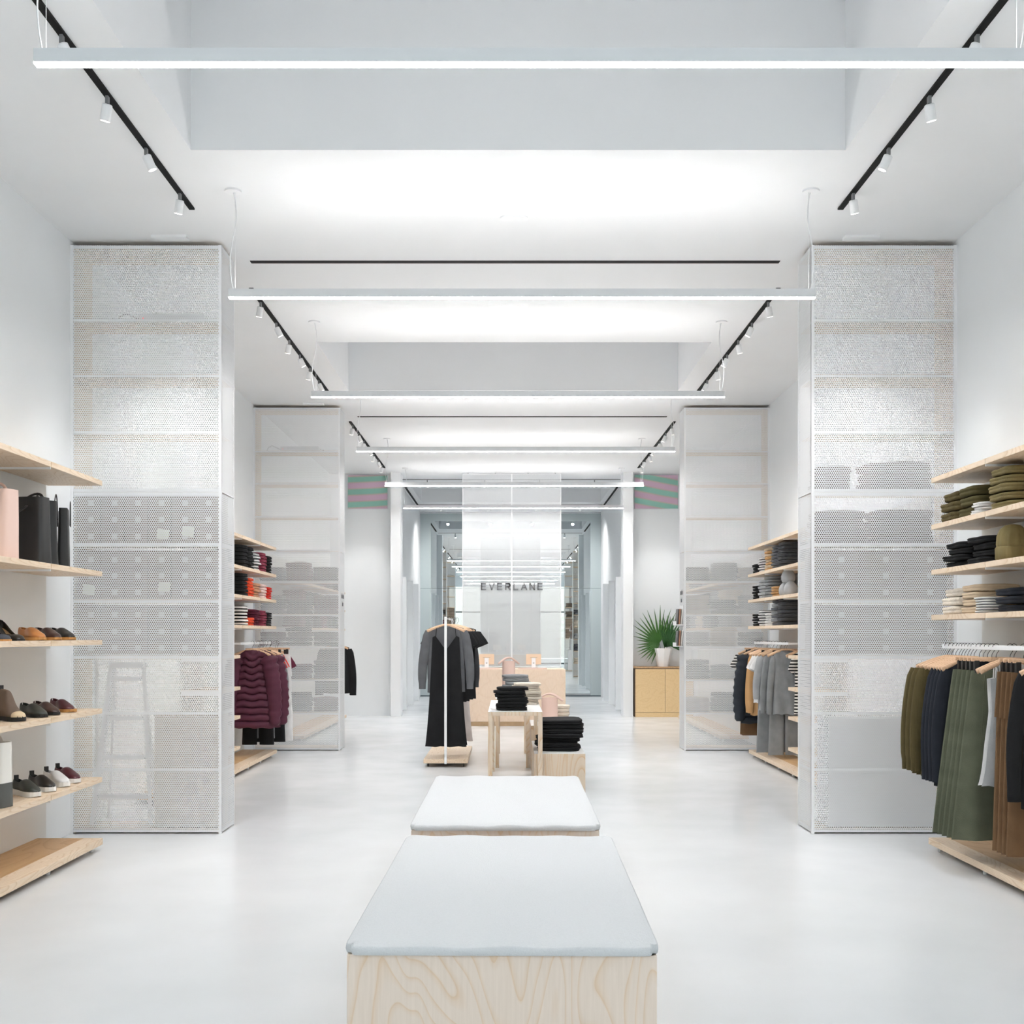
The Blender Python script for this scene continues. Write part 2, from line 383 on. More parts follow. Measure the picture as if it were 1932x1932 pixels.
for x, y, wd in ((-2.52, 8.12, 'above the left front mesh tower'), (2.63, 8.12, 'above the right front mesh tower'), (-2.5, 13.98, 'above the left rear mesh tower')):
    tag(bx('ceiling_diffuser', METAL, None, x - .13, x + .13, y - .04, y + .04, ZC - .02, ZC + .001), 'small white rectangular diffuser in the ceiling ' + wd, 'air diffuser', 'small white ceiling diffusers')

# ------------------------------------------------------------------ perforated shelf towers
ZS = [.012, .47, .898, 1.32, 1.739, 2.166, 2.573, 3.01, 3.435, 3.854, 4.41]
def tower(x0, x1, y0, dep, side, where, lv):
    """x0 wall side, x1 aisle side; front face at y0"""
    s = 1 if x1 > x0 else -1
    t = thing('mesh_tower', 'tall white perforated storage tower, ' + where, 'shelf tower', ((x0 + x1) / 2, y0, 0), 0, 'perforated metal storage towers')
    hw = abs(x1 - x0) / 2; T = 4.43
    W = lambda a: a * s                                    # local x, +1 = aisle side
    def b2(name, mat, xa, xb, *r, **k):
        xa, xb = sorted((xa * s, xb * s)); return bx(name, mat, t, xa, xb, *r, **k)
    for za, zb in ((.012, 2.565), (2.58, T)):
        b2('front_mesh', PERF_F, -hw + .012, hw - .005, .0, .0015, za, zb)
        b2('side_mesh', PERF_S, hw - .0015, hw, .005, dep, za, zb)
    f = MB()
    for xa, xb in ((-hw, -hw + .022), (hw - .022, hw)):
        f.box(*sorted((xa * s, xb * s)), -.003, .02, 0, T)
    f.box(*sorted(((hw - .012) * s, (hw + .002) * s)), dep - .012, dep, 0, T)
    zl = ZS[:-1]
    for z in list(zl) + [T - .024]:
        f.box(-hw + .022, hw - .022, .0016, .012, z, z + .02)
        f.box(*sorted(((hw - .012) * s, (hw - .0016) * s)), .02, dep - .012, z, z + .02)
    f.box(-hw + .022, hw - .022, .0016, .012, 2.545, 2.571)
    obj('frame', f.mesh('frame', METAL), t)
    b2('side_panel', BIRCH2, -hw + .004, -hw + .022, .021, dep, 0, T - .02)
    for z in [ZS[0], 1.31] + lv + [T - .03]:
        b2('shelf', BIRCH2, -hw + .0225, hw - .013, .0165, dep - .013, z - .0 + .004, z + .026)
    return t
DEP = .375
lvu = [1.739, 2.166, 2.573, 3.01, 3.435, 3.854]
tower(XL, -2.158, 8.2, DEP, 'left', 'front left, holding rows of shoeboxes', lvu)
tower(XR, 2.281, 8.2, DEP, 'right', 'front right, holding folded knitwear and boxes', lvu)
tower(XL, -2.172, 14.07, DEP, 'left', 'farther left, beyond the burgundy coats', [.47, .898] + lvu)
tower(XR, 2.27, 14.07, DEP, 'right', 'farther right, beside the fan palm cabinet', [.47, .898] + lvu)

# ------------------------------------------------------------------ wall shelf boards
BL = .87
def board(side, y1, z, label, grp, depth=.385):
    x0, x1 = (XL + .022, XL + .022 + depth) if side == 'left' else (XR - .022 - depth, XR - .022)
    t = thing('wall_shelf', label, 'shelf', ((x0 + x1) / 2, y1 - BL / 2, z), 0, grp); d = depth / 2
    def mk():
        return MB().box(-d, d, -BL / 2 + .004, BL / 2 - .004, -.036, -.001).mesh('shelf_board', BIRCH2)
    obj('shelf_board', cached('bd%.3f' % depth, mk), t, bevel=.0015)
    sx = -1 if side == 'left' else 1
    def br():
        return MB().box(-d * .98, d * .98, -BL / 2 - .0035, -BL / 2 + .0035, -.05, -.004).mesh('bracket', METAL)
    obj('bracket', cached('br%.3f' % depth, br), t)
    return t
def shelves(side, yend, n, zs, bay, names, depth=.385):
    for z, nm in zip(zs, names):
        for k in range(n):
            board(side, yend - k * BL, z, 'birch shelf on the %s, %s level, %s from far end' % (bay, nm, ORD[k]), 'birch shelf boards along the walls', depth)
LZ = [2.594, 1.949, 1.462, .975, .487]; RZ = [2.602, 2.273, 1.956, 1.638]
MZ = [2.58, 2.245, 1.93, 1.603]
shelves('left', 7.755, 3, LZ, 'left front wall', ['top', 'handbag', 'loafer', 'boot', 'sneaker'])
shelves('right', 7.69, 3, RZ, 'right front wall', ['top', 'second', 'third', 'lowest'], .37)
shelves('left', 13.57, 3, MZ, 'left middle wall', ['top', 'second', 'third', 'lowest'])
shelves('right', 13.57, 3, MZ, 'right middle wall', ['top', 'second', 'third', 'lowest'], .37)
shelves('left', 11.75, 1, [1.28, .94, .63, .3], 'left middle wall before the coats', ['chest', 'waist', 'knee', 'bottom'])
shelves('right', 11.62, 1, [1.28, .94, .63, .3], 'right middle wall before the sweatshirts', ['chest', 'waist', 'knee', 'bottom'], .37)
shelves('left', 19.3, 5, MZ[1:], 'left rear wall', ['upper', 'middle', 'lower'])
shelves('right', 19.0, 5, MZ[1:], 'right rear wall', ['upper', 'middle', 'lower'], .37)
# low platforms on small feet
def platform(x0, x1, y0, y1, label, lip):
    t = thing('floor_platform', label, 'platform', ((x0 + x1) / 2, (y0 + y1) / 2, 0), 0, 'low plywood platforms under the wall shelves')
    hx, hy = (x1 - x0) / 2, (y1 - y0) / 2; s = 1 if lip > 0 else -1
    o = bx('deck', MAPLE, t, -hx * 1.0 if s > 0 else -hx + .13, hx - .13 if s > 0 else hx, -hy, hy, .04, .084)
    a, c = (hx - .13, hx) if s > 0 else (-hx, -hx + .13)
    bx('deck_edge', BIRCH2, t, a, c, -hy, hy, .04, .085, bevel=.002)
    f = MB()
    n = max(2, int((y1 - y0) / .62))
    for k in range(n + 1):
        yy = -hy + .08 + (2 * hy - .16) * k / n
        obj('foot', cached('foot', lambda: MB().cyl((0, 0, 0), .014, .04, 12).mesh('foot', METAL, True)), t, ((hx - .05) * s, yy, 0))
platform(XL + .022, -2.82, 5.3, 7.58, 'empty low plywood platform under the left shoe shelves', 1)
platform(2.93, XR - .022, 5.3, 7.6, 'low plywood platform under the olive and green clothes', -1)
platform(XL + .022, -2.85, 9.6, 13.42, 'low plywood platform under the burgundy coats', 1)
platform(2.96, XR - .022, 9.6, 13.42, 'low plywood platform under the grey sweatshirts', -1)
platform(XL + .022, -2.85, 15.2, 19.2, 'low plywood platform behind the left farther tower', 1)
platform(2.96, XR - .022, 15.2, 19.0, 'low plywood platform behind the right farther tower', -1)
# rails
def rail(x, y0, y1, z, label):
    t = thing('clothes_rail', label, 'clothes rail', (x, y0, z), 0, 'white rails under the wall shelves')
    sx = 1 if x > 0 else -1; wx = (XR - .02 if sx > 0 else XL + .02) - x
    obj('rail_tube', MB().box(-.006, .006, 0, y1 - y0, -.036, -.0065).mesh('rail_tube', METAL), t, bevel=.003)
    for yy in (.12, y1 - y0 - .12):
        obj('rail_arm', MB().box(*sorted((sx * .007, wx)), yy - .006, yy + .006, -.034, -.012).mesh('rail_arm', METAL), t)
rail(2.99, 5.3, 7.5, 1.44, 'white rail carrying olive, navy and green clothes, front right')
rail(-2.95, 12.0, 13.55, 1.42, 'white rail carrying burgundy and red clothes, left middle')
rail(3.06, 11.9, 13.55, 1.42, 'white rail carrying grey and brown clothes, right middle')
rail(-2.93, 17.3, 18.9, 1.42, 'white rail carrying black cardigans, left rear')
# ------------------------------------------------------------------ folded clothes
def fold_mesh(w, d, h, seed, mat):
    rnd = random.Random(seed); NI, NJ = 36, 9
    ph = [rnd.uniform(0, 6.28) for _ in range(6)]; am = rnd.uniform(.012, .03)
    rows = []
    prof = [(.0, .90), (.06, .975), (.2, 1.0), (.38, .99), (.47, .955), (.56, .99), (.76, 1.0), (.92, .965), (.985, .88), (1.0, .55), (1.0, .2)]
    for zf, sc in prof:
        ring = []
        for i in range(NI):
            a = 2 * pi * i / NI; c, s = cos(a), sin(a)
            p = 5.5
            rr = 1 / ((abs(c) ** p + abs(s) ** p) ** (1 / p))
            k = rr * sc * (1 + am * sin(3 * a + ph[0]) + am * .8 * sin(5 * a + ph[1] + zf * 3) + am * .35 * sin(11 * a + ph[2]))
            x, y = c * k * w / 2, s * k * d / 2
            z = zf * h * (.91 + .05 * sin(2.2 * c * rr + ph[3]) * min(1, zf * 1.2) + .04 * sin(2.8 * s + ph[4]) * zf)
            ring.append((x, y, z))
        rows.append(ring)
    return MB().loft(rows).mesh('folded', mat, True)

def stack(x, y, z, n, w, d, h, mat, what, where, name='folded_sweater', cat='folded clothes', grp=None, jit=.012, seed=0):
    rnd = random.Random(seed + int(x * 100) + int(y * 10))
    mats = mat if isinstance(mat, list) else [mat]
    for k in range(n):
        v = rnd.randrange(3); mm = mats[k % len(mats)]
        me = cached(('fold', round(w, 3), round(d, 3), round(h, 3), v, mm.name), lambda: fold_mesh(w, d, h, v, mm))
        pos = 'bottom one of' if k == 0 and n > 1 else ('top one of' if k == n - 1 and n > 1 else ORD[k] + ' up in')
        lab = '%s, %s %s' % (what, pos, where) if n > 1 else '%s %s' % (what, where)
        o = obj(name, me, None, (x + rnd.uniform(-jit, jit), y + rnd.uniform(-jit, jit), z + k * h), (0, 0, rnd.uniform(-.07, .07)))
        o.scale = (rnd.uniform(.96, 1.0), rnd.uniform(.96, 1.0), 1)
        tag(o, lab, cat, grp or ('folded clothes ' + where)[:70])

SY = lambda z: z
# right front wall
def rs(y, lv, *a, x=3.17, **k): stack(x, y, {1: 2.273, 2: 1.956, 3: 1.638}[lv], *a, **k)
rs(7.46, 1, 3, .33, .25, .068, OLIVE, 'bulky olive folded sweater', 'pile nearest the right mesh tower', name='folded_sweater')
rs(7.17, 1, 3, .33, .25, .068, OLIVE_SHADE, 'dark olive folded sweater', 'pile beside the bulky olive pile', name='folded_sweater')  # same olive sweaters as the first pile, shade painted into their colour
rs(7.03, 1, 5, .17, .13, .016, WHT, 'thin white folded tee', 'low white pile on shelf under dark olive sweaters', x=3.09, name='folded_tee')
rs(6.72, 1, 5, .33, .26, .052, KHAKI, 'khaki ribbed folded sweater', 'pile at the right picture edge', name='folded_sweater')
rs(7.36, 2, 4, .32, .30, .042, BLK, 'black folded trousers', 'pile nearest the tower, right front wall', name='folded_trousers', jit=.03)
rs(7.02, 2, 4, .32, .28, .045, BLK, 'black folded trousers', 'second pile from tower, right front wall', name='folded_trousers', jit=.02)
rs(7.45, 3, 3, .32, .25, .06, CREAM, 'plump cream folded sweater', 'pile nearest the tower, lowest right shelf', name='folded_sweater')
rs(7.14, 3, 4, .32, .26, .048, BEIGE, 'beige folded sweater', 'pile between cream and navy piles', name='folded_sweater')
rs(6.95, 3, 6, .17, .14, .017, STRIPEG, 'thin white and grey folded tee', 'small pile on lowest right front shelf', x=3.08, name='folded_tee')
rs(6.66, 3, 3, .3, .26, .05, NAVY, 'dark navy folded sweater', 'pile at right picture edge, lowest shelf', name='folded_sweater')
# khaki beanie standing on the third shelf
t = thing('beanie', 'khaki ribbed beanie standing beside the black trousers, right picture edge', 'hat', (3.1, 6.70, 1.956))
NB = 48
def bean(prof, mod):
    return [[(r_ * (1 + (.035 * cos(12 * q) if mod else 0)) * cos(q), .8 * r_ * (1 + (.035 * cos(12 * q) if mod else 0)) * sin(q), z) for q in (2 * pi * k / NB for k in range(NB))] for r_, z in prof]
obj('crown', MB().loft(bean([(.088, .06), (.095, .1), (.092, .15), (.075, .19), (.045, .215), (.01, .222)], 1)).mesh('crown', KHAKI, True), t)
obj('cuff', MB().loft(bean([(.09, 0), (.1, .01), (.101, .075), (.092, .085)], 1)).mesh('cuff', KHAKI, True), t)

# middle walls
def mid(side, lv, rows):
    z = {'second': 2.245, 'third': 1.93, 'lowest': 1.603}[lv]
    y = 13.36
    for k, (n, h, mat, what, nm) in enumerate(rows):
        if n:
            stack(-3.07 if side == 'left' else 3.17, y, z, n, .31, .24, h, mat, what, '%s pile from tower, %s %s middle shelf' % (ORD[k], lv, side), name=nm)
        y -= .31
mid('left', 'second', [(6, .036, BLK, 'black folded sweater', 'folded_sweater'), (6, .039, BURGL, 'burgundy folded sweater', 'folded_sweater'), (6, .035, STRIPEG, 'grey and white striped tee', 'folded_tee'), (6, .042, BLK, 'black folded sweater', 'folded_sweater'), (6, .042, BLK, 'black folded sweater', 'folded_sweater')])
mid('left', 'third', [(5, .03, RED, 'red folded tee', 'folded_tee'), (5, .034, PINKC, 'pale pink folded tee', 'folded_tee'), (5, .034, TANC, 'tan folded tee', 'folded_tee'), (6, .036, ORANGE, 'orange red folded tee', 'folded_tee'), (6, .042, BLK, 'black folded sweater', 'folded_sweater')])
mid('left', 'lowest', [(6, .028, BLK, 'black folded sweater', 'folded_sweater'), (6, .031, BURGL, 'light burgundy folded sweater', 'folded_sweater'), (6, .032, BURG, 'dark burgundy folded sweater', 'folded_sweater'), (3, .03, ORANGE, 'orange red folded tee', 'folded_tee'), (6, .036, STRIPEB, 'black and white patterned tee', 'folded_tee')])
mid('right', 'second', [(3, .04, BLK, 'black folded trousers', 'folded_trousers'), (6, .03, STRIPEG, 'white and grey folded tee', 'folded_tee'), (8, .033, [CAMEL, BEIGE], 'camel folded sweater', 'folded_sweater'), (7, .038, SLATE, 'slate grey folded sweater', 'folded_sweater'), (7, .04, CHAR, 'charcoal folded sweater', 'folded_sweater')])
mid('right', 'third', [(5, .034, BLK, 'black folded trousers', 'folded_trousers'), (6, .038, LGREY, 'light grey folded tee', 'folded_tee'), (7, .036, GREY, 'grey folded sweater', 'folded_sweater'), (4, .03, CAMEL, 'camel folded sweater', 'folded_sweater'), (0, 0, BLK, '', '')])
mid('right', 'lowest', [(5, .03, BLK, 'black folded trousers', 'folded_trousers'), (6, .032, STRIPEG, 'white and grey folded tee', 'folded_tee'), (5, .03, WHT, 'white folded tee', 'folded_tee'), (7, .042, [SLATE, GREY], 'slate grey folded sweater', 'folded_sweater'), (7, .044, CHAR, 'charcoal folded sweater', 'folded_sweater')])
# three upright grey mittens (rolled knit hats) on the right middle wall
for k, (y, z, wd) in enumerate(((12.1, 1.93, 'left one'), (11.88, 1.93, 'right one'), (11.99, 2.07, 'top one'))):
    o = obj('knit_hat', cached('kh', lambda: MB().loft([[(r_ * cos(q) * 1.1, r_ * sin(q), zz) for q in (2 * pi * j / 24 for j in range(24))] for r_, zz in ((.055, 0), (.068, .03), (.07, .07), (.055, .115), (.03, .145), (.005, .155))]).mesh('knit_hat', LGREY, True)), None, (3.08, y, z))
    tag(o, 'pale grey knit hat, %s of the little pyramid on the right middle shelf' % wd, 'hat', 'pyramid of grey knit hats')
# rear walls behind the mesh
cols = [BLK, CHAR, SLATE, BURG, NAVY]
for lv, z in (('upper', 2.245), ('middle', 1.93), ('lower', 1.603)):
    for side in ('left', 'right'):
        for k in range(6):
            mt = [BLK, CHAR, BURG][k % 3] if side == 'left' else [SLATE, LGREY, CREAM, GREY][(k + int(z * 3)) % 4]
            stack(-3.07 if side == 'left' else 3.17, 18.7 - k * .62, z, 4, .3, .36, .052, mt, 'folded sweater', '%s pile from far end, %s %s rear shelf' % (ORD[k], lv, side))
# ------------------------------------------------------------------ shoe boxes in the towers
def shoebox(x, y, z, wd, dp, h, label, grp, jit=0):
    t = thing('shoebox', label, 'shoebox', (x, y, z), 0, grp)
    obj('box_body', cached(('sb', wd, h), lambda: MB().box(-wd / 2 + .003, wd / 2 - .003, 0, dp, 0, h - .03).mesh('box_body', CARD)), t)
    obj('lid', cached(('sl', wd, h), lambda: MB().box(-wd / 2, wd / 2, -.003, dp + .003, h - .0299, h - .002).mesh('lid', CARDL)), t)
    obj('label', cached(('sp', wd), lambda: MB().box(-.021, .021, -.0045, -.0005, h * .22, h * .22 + .042).mesh('label', PAPER)), t, (wd * .1, 0, 0))
bays = [(1.769, 'lower'), (2.196, 'upper')]
for bz, bn in ((1.352, 'lowest'), (1.769, 'middle'), (2.196, 'uppermost')):
    for r_ in range(3):
        for c in range(6):
            shoebox(-3.175 + c * .178, 8.25, bz + r_ * .124, .174, .3, .123, 'shoebox in left front tower, %s bay, %s row up, %s from wall' % (bn, ORD[r_], ORD[c]), 'shoeboxes in the left front tower')
for bz, bn in ((1.352, 'lower'), (1.769, 'upper')):
    for r_ in range(3):
        for c in range(3):
            shoebox(2.49 + c * .335, 8.25, bz + r_ * .124, .325, .3, .123, 'wide box in right front tower, %s bay, %s row up, %s from aisle' % (bn, ORD[r_], ORD[c]), 'boxes in the right front tower')
# notes taped on
for x, z, nm in ((-2.61, 2.22, 'uppermost bay of shoeboxes, left note'), (-2.42, 2.24, 'uppermost bay of shoeboxes, right note'), (-3.17, 1.80, 'middle bay of shoeboxes near the wall'), (-2.60, 1.82, 'middle bay of shoeboxes near the aisle')):
    tag(obj('paper_note', MB().box(-.045, .045, 0, .002, 0, .075).mesh('paper_note', plain('pale_note', (226, 230, 212), .8)), None, (x, 8.222, z), (0, R(6), 0)), 'pale paper note on the ' + nm, 'paper note', 'paper notes on the shoeboxes')
# tower knitwear
HEAP = cloth('brown_grey_knit', (118, 108, 98), rib=90)
FH = dict(name='folded_sweater')
stack(2.475, 8.38, 2.602, 3, .28, .28, .06, HEAP, 'brown grey folded sweater', 'aisle side pile, top shelf of right front tower', **FH)
stack(2.97, 8.38, 2.602, 3, .52, .3, .07, HEAP, 'brown grey folded sweater', 'wide pile, top shelf of right front tower', jit=.02, **FH)
stack(2.535, 8.38, 2.195, 4, .4, .29, .062, HEAP, 'brown grey folded sweater', 'aisle side pile, second shelf of right front tower', jit=.02, **FH)
stack(3.0, 8.38, 2.195, 4, .48, .3, .064, HEAP, 'brown grey folded sweater', 'wall side pile, second shelf of right front tower', jit=.02, **FH)
for side, cx in (('left', -2.73), ('right', 2.82)):
    for j, z in enumerate((.499, .927, 1.352, 1.768, 2.195)):
        for c in range(3):
            mt = ([CHAR, SLATE, BURG] if side == 'left' else [CREAM, SLATE, LGREY])[(c + j) % 3]
            stack(cx + (c - 1) * .35, 14.26, z, 4 if (c + j) % 2 else 3, .32, .3, .062, mt, 'folded sweater', '%s pile from left, %s shelf, far %s tower' % (ORD[c], ORD[j], side))
# step ladder in the left front tower
t = thing('step_ladder', 'white folding step ladder leaning inside the left front mesh tower', 'ladder', (-2.93, 8.3, .045))
WP = plain('ladder_white', (235, 236, 238), .4)
for s in (-1, 1):
    obj('rail', MB().tube([(s * .22 - .02, .02, 0), (s * .12, .1, 1.24)], .028, 4, (1, .6)).mesh('rail', WP), t)
    obj('rear_leg', MB().tube([(s * .19 - .01, .24, 0), (s * .11, .13, 1.2)], .02, 4, (1, .6)).mesh('rear_leg', WP), t)
for k in range(4):
    z = .2 + k * .3; hw_ = .2 - .085 * z
    obj('step', MB().box(-hw_ - .01, hw_ - .01, .0 + z * .06, .1 + z * .06, z, z + .03).mesh('step', WP), t)
obj('top_cap', MB().box(-.13, .13, .04, .18, 1.2, 1.24).mesh('top_cap', WP), t)
def carton(x0, x1, z1, mat, label):
    t = thing('carton', label, 'carton', ((x0 + x1) / 2, 8.25, .045)); hx = (x1 - x0) / 2
    bx('carton_body', mat, t, -hx, hx, 0, .29, 0, z1 - .045, bevel=.004)
    f = MB(); f.box(-hx, hx, -.002, .0, z1 - .13, z1 - .126); f.box(-hx - .002, hx + .002, -.003, .293, z1 - .0449, z1 - .035)
    obj('flap', f.mesh('flap', mat), t)
carton(-2.68, -2.195, .875, CARTON, 'large cream carton standing at the bottom of left front tower')
carton(2.42, 3.24, .865, paint('white_board', (236, 236, 238), .6), 'large white carton standing at the bottom of right front tower')
def device(x, y, z, w_, where):
    t = thing('network_box', 'pale network box with loose cables, top of the ' + where, 'network box', (x, y, z))
    bx('case', plain('device_white', (222, 224, 226), .5), t, -w_ / 2, w_ / 2, -.06, .06, .0, .065, bevel=.006)
    bx('indicator_light', emit('red_led', (255, 60, 70), 2), t, -w_ / 2 + .03, -w_ / 2 + .036, -.063, -.0601, .03, .036)
    gm_ = plain('grey_cable', (170, 170, 170), .6)
    obj('cable', MB().tube([(-w_ / 2, 0, .03), (-w_ / 2 - .06, 0, .06), (-w_ / 2 - .12, 0, .085), (-w_ / 2 - .17, 0, .06), (-w_ / 2 - .2, 0, .006)], .006, 6).mesh('cable', gm_, True), t)
    obj('cable', MB().tube([(w_ / 2, 0, .04), (w_ / 2 + .05, 0, .03), (w_ / 2 + .07, 0, .008), (w_ / 2 + .09, .02, .006)], .005, 6).mesh('cable', gm_, True), t)
device(-2.57, 8.38, 3.882, .5, 'left front tower')
device(-2.72, 14.25, 3.882, .5, 'far left tower')

# ------------------------------------------------------------------ shoes
def interp(tab, s):
    return sum(_lin(tab, min(1, max(0, s + d))) for d in (-.05, -.025, 0, .025, .05)) / 5 if .05 < s < .95 else _lin(tab, s)
def _lin(tab, s):
    for (a, va), (c, vc) in zip(tab, tab[1:]):
        if s <= c:
            f = (s - a) / (c - a); return va + (vc - va) * f
    return tab[-1][1]
def shoe(name, cat, label, loc, rot, up_mat, sole_mat, L_=.265, kind='loafer', lin_mat=None, toe_mat=None):
    lin_mat = lin_mat or plain('shoe_lining', (88, 56, 46), .8)
    t = thing(name, label, cat, loc, rot)
    HW = [(0, .004), (.04, .026), (.15, .032), (.4, .033), (.68, .046), (.86, .042), (.96, .024), (1, .003)]
    zs = {'loafer': .018, 'sneaker': .03, 'pump': .008, 'boot': .024}[kind]
    HT = {'loafer': [(0, .090), (.2, .080), (.38, .078), (.46, .088), (.56, .08), (.72, .060), (.9, .042), (1, .024)],
          'sneaker': [(0, .104), (.2, .094), (.36, .092), (.46, .104), (.56, .096), (.72, .074), (.9, .054), (1, .038)],
          'pump': [(0, .075), (.2, .066), (.4, .05), (.62, .034), (.74, .042), (.9, .03), (1, .012)],
          'boot': [(0, .19), (.2, .19), (.42, .18), (.5, .12), (.66, .072), (.88, .05), (1, .03)]}[kind]
    o0, o1 = {'loafer': (-.2, .45), 'sneaker': (-.2, .42), 'pump': (-.2, .68), 'boot': (-1, -1)}[kind]
    hh = {'pump': .07}.get(kind, 0)
    lift = lambda s: hh * (1 - min(1, s / .62)) ** 1.2 if hh else (.010 * (1 - min(1, s / .4)) if kind == 'loafer' else (.006 * (1 - min(1, s / .45)) if kind == 'sneaker' else 0))
    NS, NT = 34, 20
    def mk_upper():
        m = MB(); pts = []
        for j in range(NS + 1):
            s = j / NS; s = s - .06 * sin(2 * pi * s) * .5
            hw_ = interp(HW, s); ht = interp(HT, s) ; zl = lift(s); row = []
            for i in range(NT + 1):
                a = pi * i / NT
                y = hw_ * (abs(cos(a)) ** .7) * (1 if cos(a) > 0 else -1); z = zs + zl + (max(ht, zs + .004) - zs) * (sin(a) ** .62)
                lean = -.012 * (z - zs) / .07 * max(0, 1 - s * 4) * 0 + 0
                row.append((s * L_ + lean, y * (1 - .12 * sin(a) ** 2), z))
            pts.append((s, row))
        b = 0; m.v = [p for _, r2 in pts for p in r2]
        for j in range(NS):
            s = (pts[j][0] + pts[j + 1][0]) / 2
            for i in range(NT):
                am = (i + .5) / NT
                e = .25 * min(1, max(0, (s - o0) / .05)) * (1 if s < o1 - .08 else max(0, (o1 - s) / .08)) if o0 < s < o1 else 0
                if e and .5 - e < am < .5 + e: continue
                q = j * (NT + 1) + i
                m.f.append((q, q + 1, q + NT + 2, q + NT + 1))
        return m.mesh('upper', up_mat, True)
    o = obj('upper', cached(('su', kind, up_mat.name), mk_upper), t)
    sd = o.modifiers.new('s', 'SOLIDIFY'); sd.thickness = .003; sd.offset = -1
    def mk_sole(g=1.06):
        m = MB(); bot = []; top = []; n = 28
        outline = [(k / n, 1) for k in range(n + 1)] + [(k / n, -1) for k in range(n - 1, 0, -1)]
        def P(z0f):
            r_ = []
            for s, sg in outline:
                x = s * L_ * 1.02 - L_ * .01; y = sg * (interp(HW, s) * g + .001)
                zt = zs + lift(s) + .002
                if z0f: z = zt
                else: z = max(0, lift(s) - .002) if hh else 0
                if not z0f and not hh: z = .006 * max(0, (s - .8) / .2) ** 2
                if not z0f and kind == 'sneaker' and s < .42: z = .0
                r_.append((x, y, z))
            return r_
        m.loft([P(0), P(1)])
        return m.mesh('sole', sole_mat)
    obj('sole', cached(('ss', kind, sole_mat.name), mk_sole), t)
    def mk_lin():
        m = MB(); rows = []
        for j in range(14):
            s = .03 + j / 13 * .75; hw_ = interp(HW, s) * .82; z = zs + lift(s) + .006
            rows.append([(s * L_, -hw_, z), (s * L_, hw_, z)])
        return m.grid(rows).mesh('insole', lin_mat)
    if kind != 'boot': obj('insole', cached(('sn', kind, lin_mat.name), mk_lin), t)
    if kind == 'pump': obj('heel', cached('ph', lambda: MB().loft([[(.012 + r_ * cos(q), r_ * sin(q), z) for q in (2 * pi * k / 12 for k in range(12))] for r_, z in ((.008, 0), (.009, .03), (.018, .07))]).mesh('heel', up_mat, True)), t)
    if kind in ('sneaker', 'boot'):
        z0 = .092 if kind == 'sneaker' else .185; x0 = .008 if kind == 'sneaker' else .012
        obj('heel_tab', cached(('ht', kind, up_mat.name), lambda: MB().box(x0 - .003, x0 + .004, -.013, .013, z0 - .01, z0 + .026).box(x0 + .006, x0 + .010, -.013, .013, z0 - .01, z0 + .022).box(x0 - .003, x0 + .010, -.013, .013, z0 + .022, z0 + .027).mesh('heel_tab', BLKL)), t)
    if kind == 'loafer':
        obj('heel_block', cached(('hb', sole_mat.name), lambda: MB().loft([[( .034 + .036 * cos(q), .030 * sin(q), z) for q in (2 * pi * k / 18 for k in range(18))] for z in (0, .02)]).mesh('heel_block', sole_mat)), t)
    if toe_mat:
        m = MB(); rows = []
        for j in range(8):
            s = .8 + .2 * j / 7; hw_ = interp(HW, s) * 1.03 + .0005; ht = interp(HT, s) + .0015; zl = lift(s)
            rows.append([(s * L_ + .0008, hw_ * (abs(cos(a)) ** .7) * (1 if cos(a) > 0 else -1) * (1 - .12 * sin(a) ** 2), zs + zl + (ht - zs) * (sin(a) ** .62)) for a in (pi * i / 16 for i in range(17))])
        obj('toe_cap', m.grid(rows).mesh('toe_cap', toe_mat, True), t)
    return t
lt = lambda nm, c: plain(nm, c, .28)
TANL, DBR, BKS, BUR, GRN = lt('tan_leather', (178, 118, 66)), lt('brown_leather', (62, 42, 38)), lt('shiny_black_leather', (30, 30, 30)), lt('burgundy_leather', (78, 32, 42)), plain('green_black_leather', (50, 54, 50), .45)
TAUPE = plain('taupe_suede', (120, 104, 92), .9); WHS = plain('white_leather', (230, 230, 230), .4)
SOLET = plain('tan_sole', (190, 140, 80), .6); SOLEB = plain('black_sole', (24, 24, 24), .6); SOLEW = plain('white_sole', (236, 236, 234), .5)
def ls(px, z, x=-3.14, dx=0):
    d = 3.03 * 2056 / (959 - px)
    return (x + dx, d + .08, z)
SR = R(-37)
shoe('loafer', 'shoe', 'shiny black loafer with tan sole, nearest the tower, upper shoe shelf', ls(118, 1.462), SR, BKS, SOLET)
shoe('loafer', 'shoe', 'dark brown loafer with tan sole between tan and black loafers', ls(91, 1.462), SR, DBR, SOLET)
shoe('loafer', 'shoe', 'tan leather loafer on the upper shoe shelf', ls(61, 1.462), SR, TANL, SOLET)
shoe('pump', 'shoe', 'black high heeled pump left of the tan loafer', ls(20, 1.462), SR, BKS, SOLEB, kind='pump', lin_mat=plain('tan_lining', (170, 140, 100), .7))
shoe('pump', 'shoe', 'dark blue grey flat pump at left picture edge, upper shoe shelf', ls(-6, 1.462), SR, plain('blue_grey_suede', (60, 64, 74), .8), SOLET, kind='pump', lin_mat=plain('tan_lining', (170, 140, 100), .7))
shoe('loafer', 'shoe', 'small burgundy loafer nearest the tower, middle shoe shelf', ls(120, .975), SR, BUR, SOLET, L_=.24)
shoe('loafer', 'shoe', 'dark brown tasselled loafer between black and burgundy loafers', ls(88, .975), SR, DBR, SOLEB)
shoe('loafer', 'shoe', 'dark green black loafer with black sole beside the suede boot', ls(64, .975), SR, GRN, SOLEB)
shoe('ankle_boot', 'shoe', 'taupe suede ankle boot with pale toe at left picture edge', ls(22, .975), SR, TAUPE, SOLEB, kind='boot', toe_mat=plain('pale_toe', (206, 186, 154), .6))
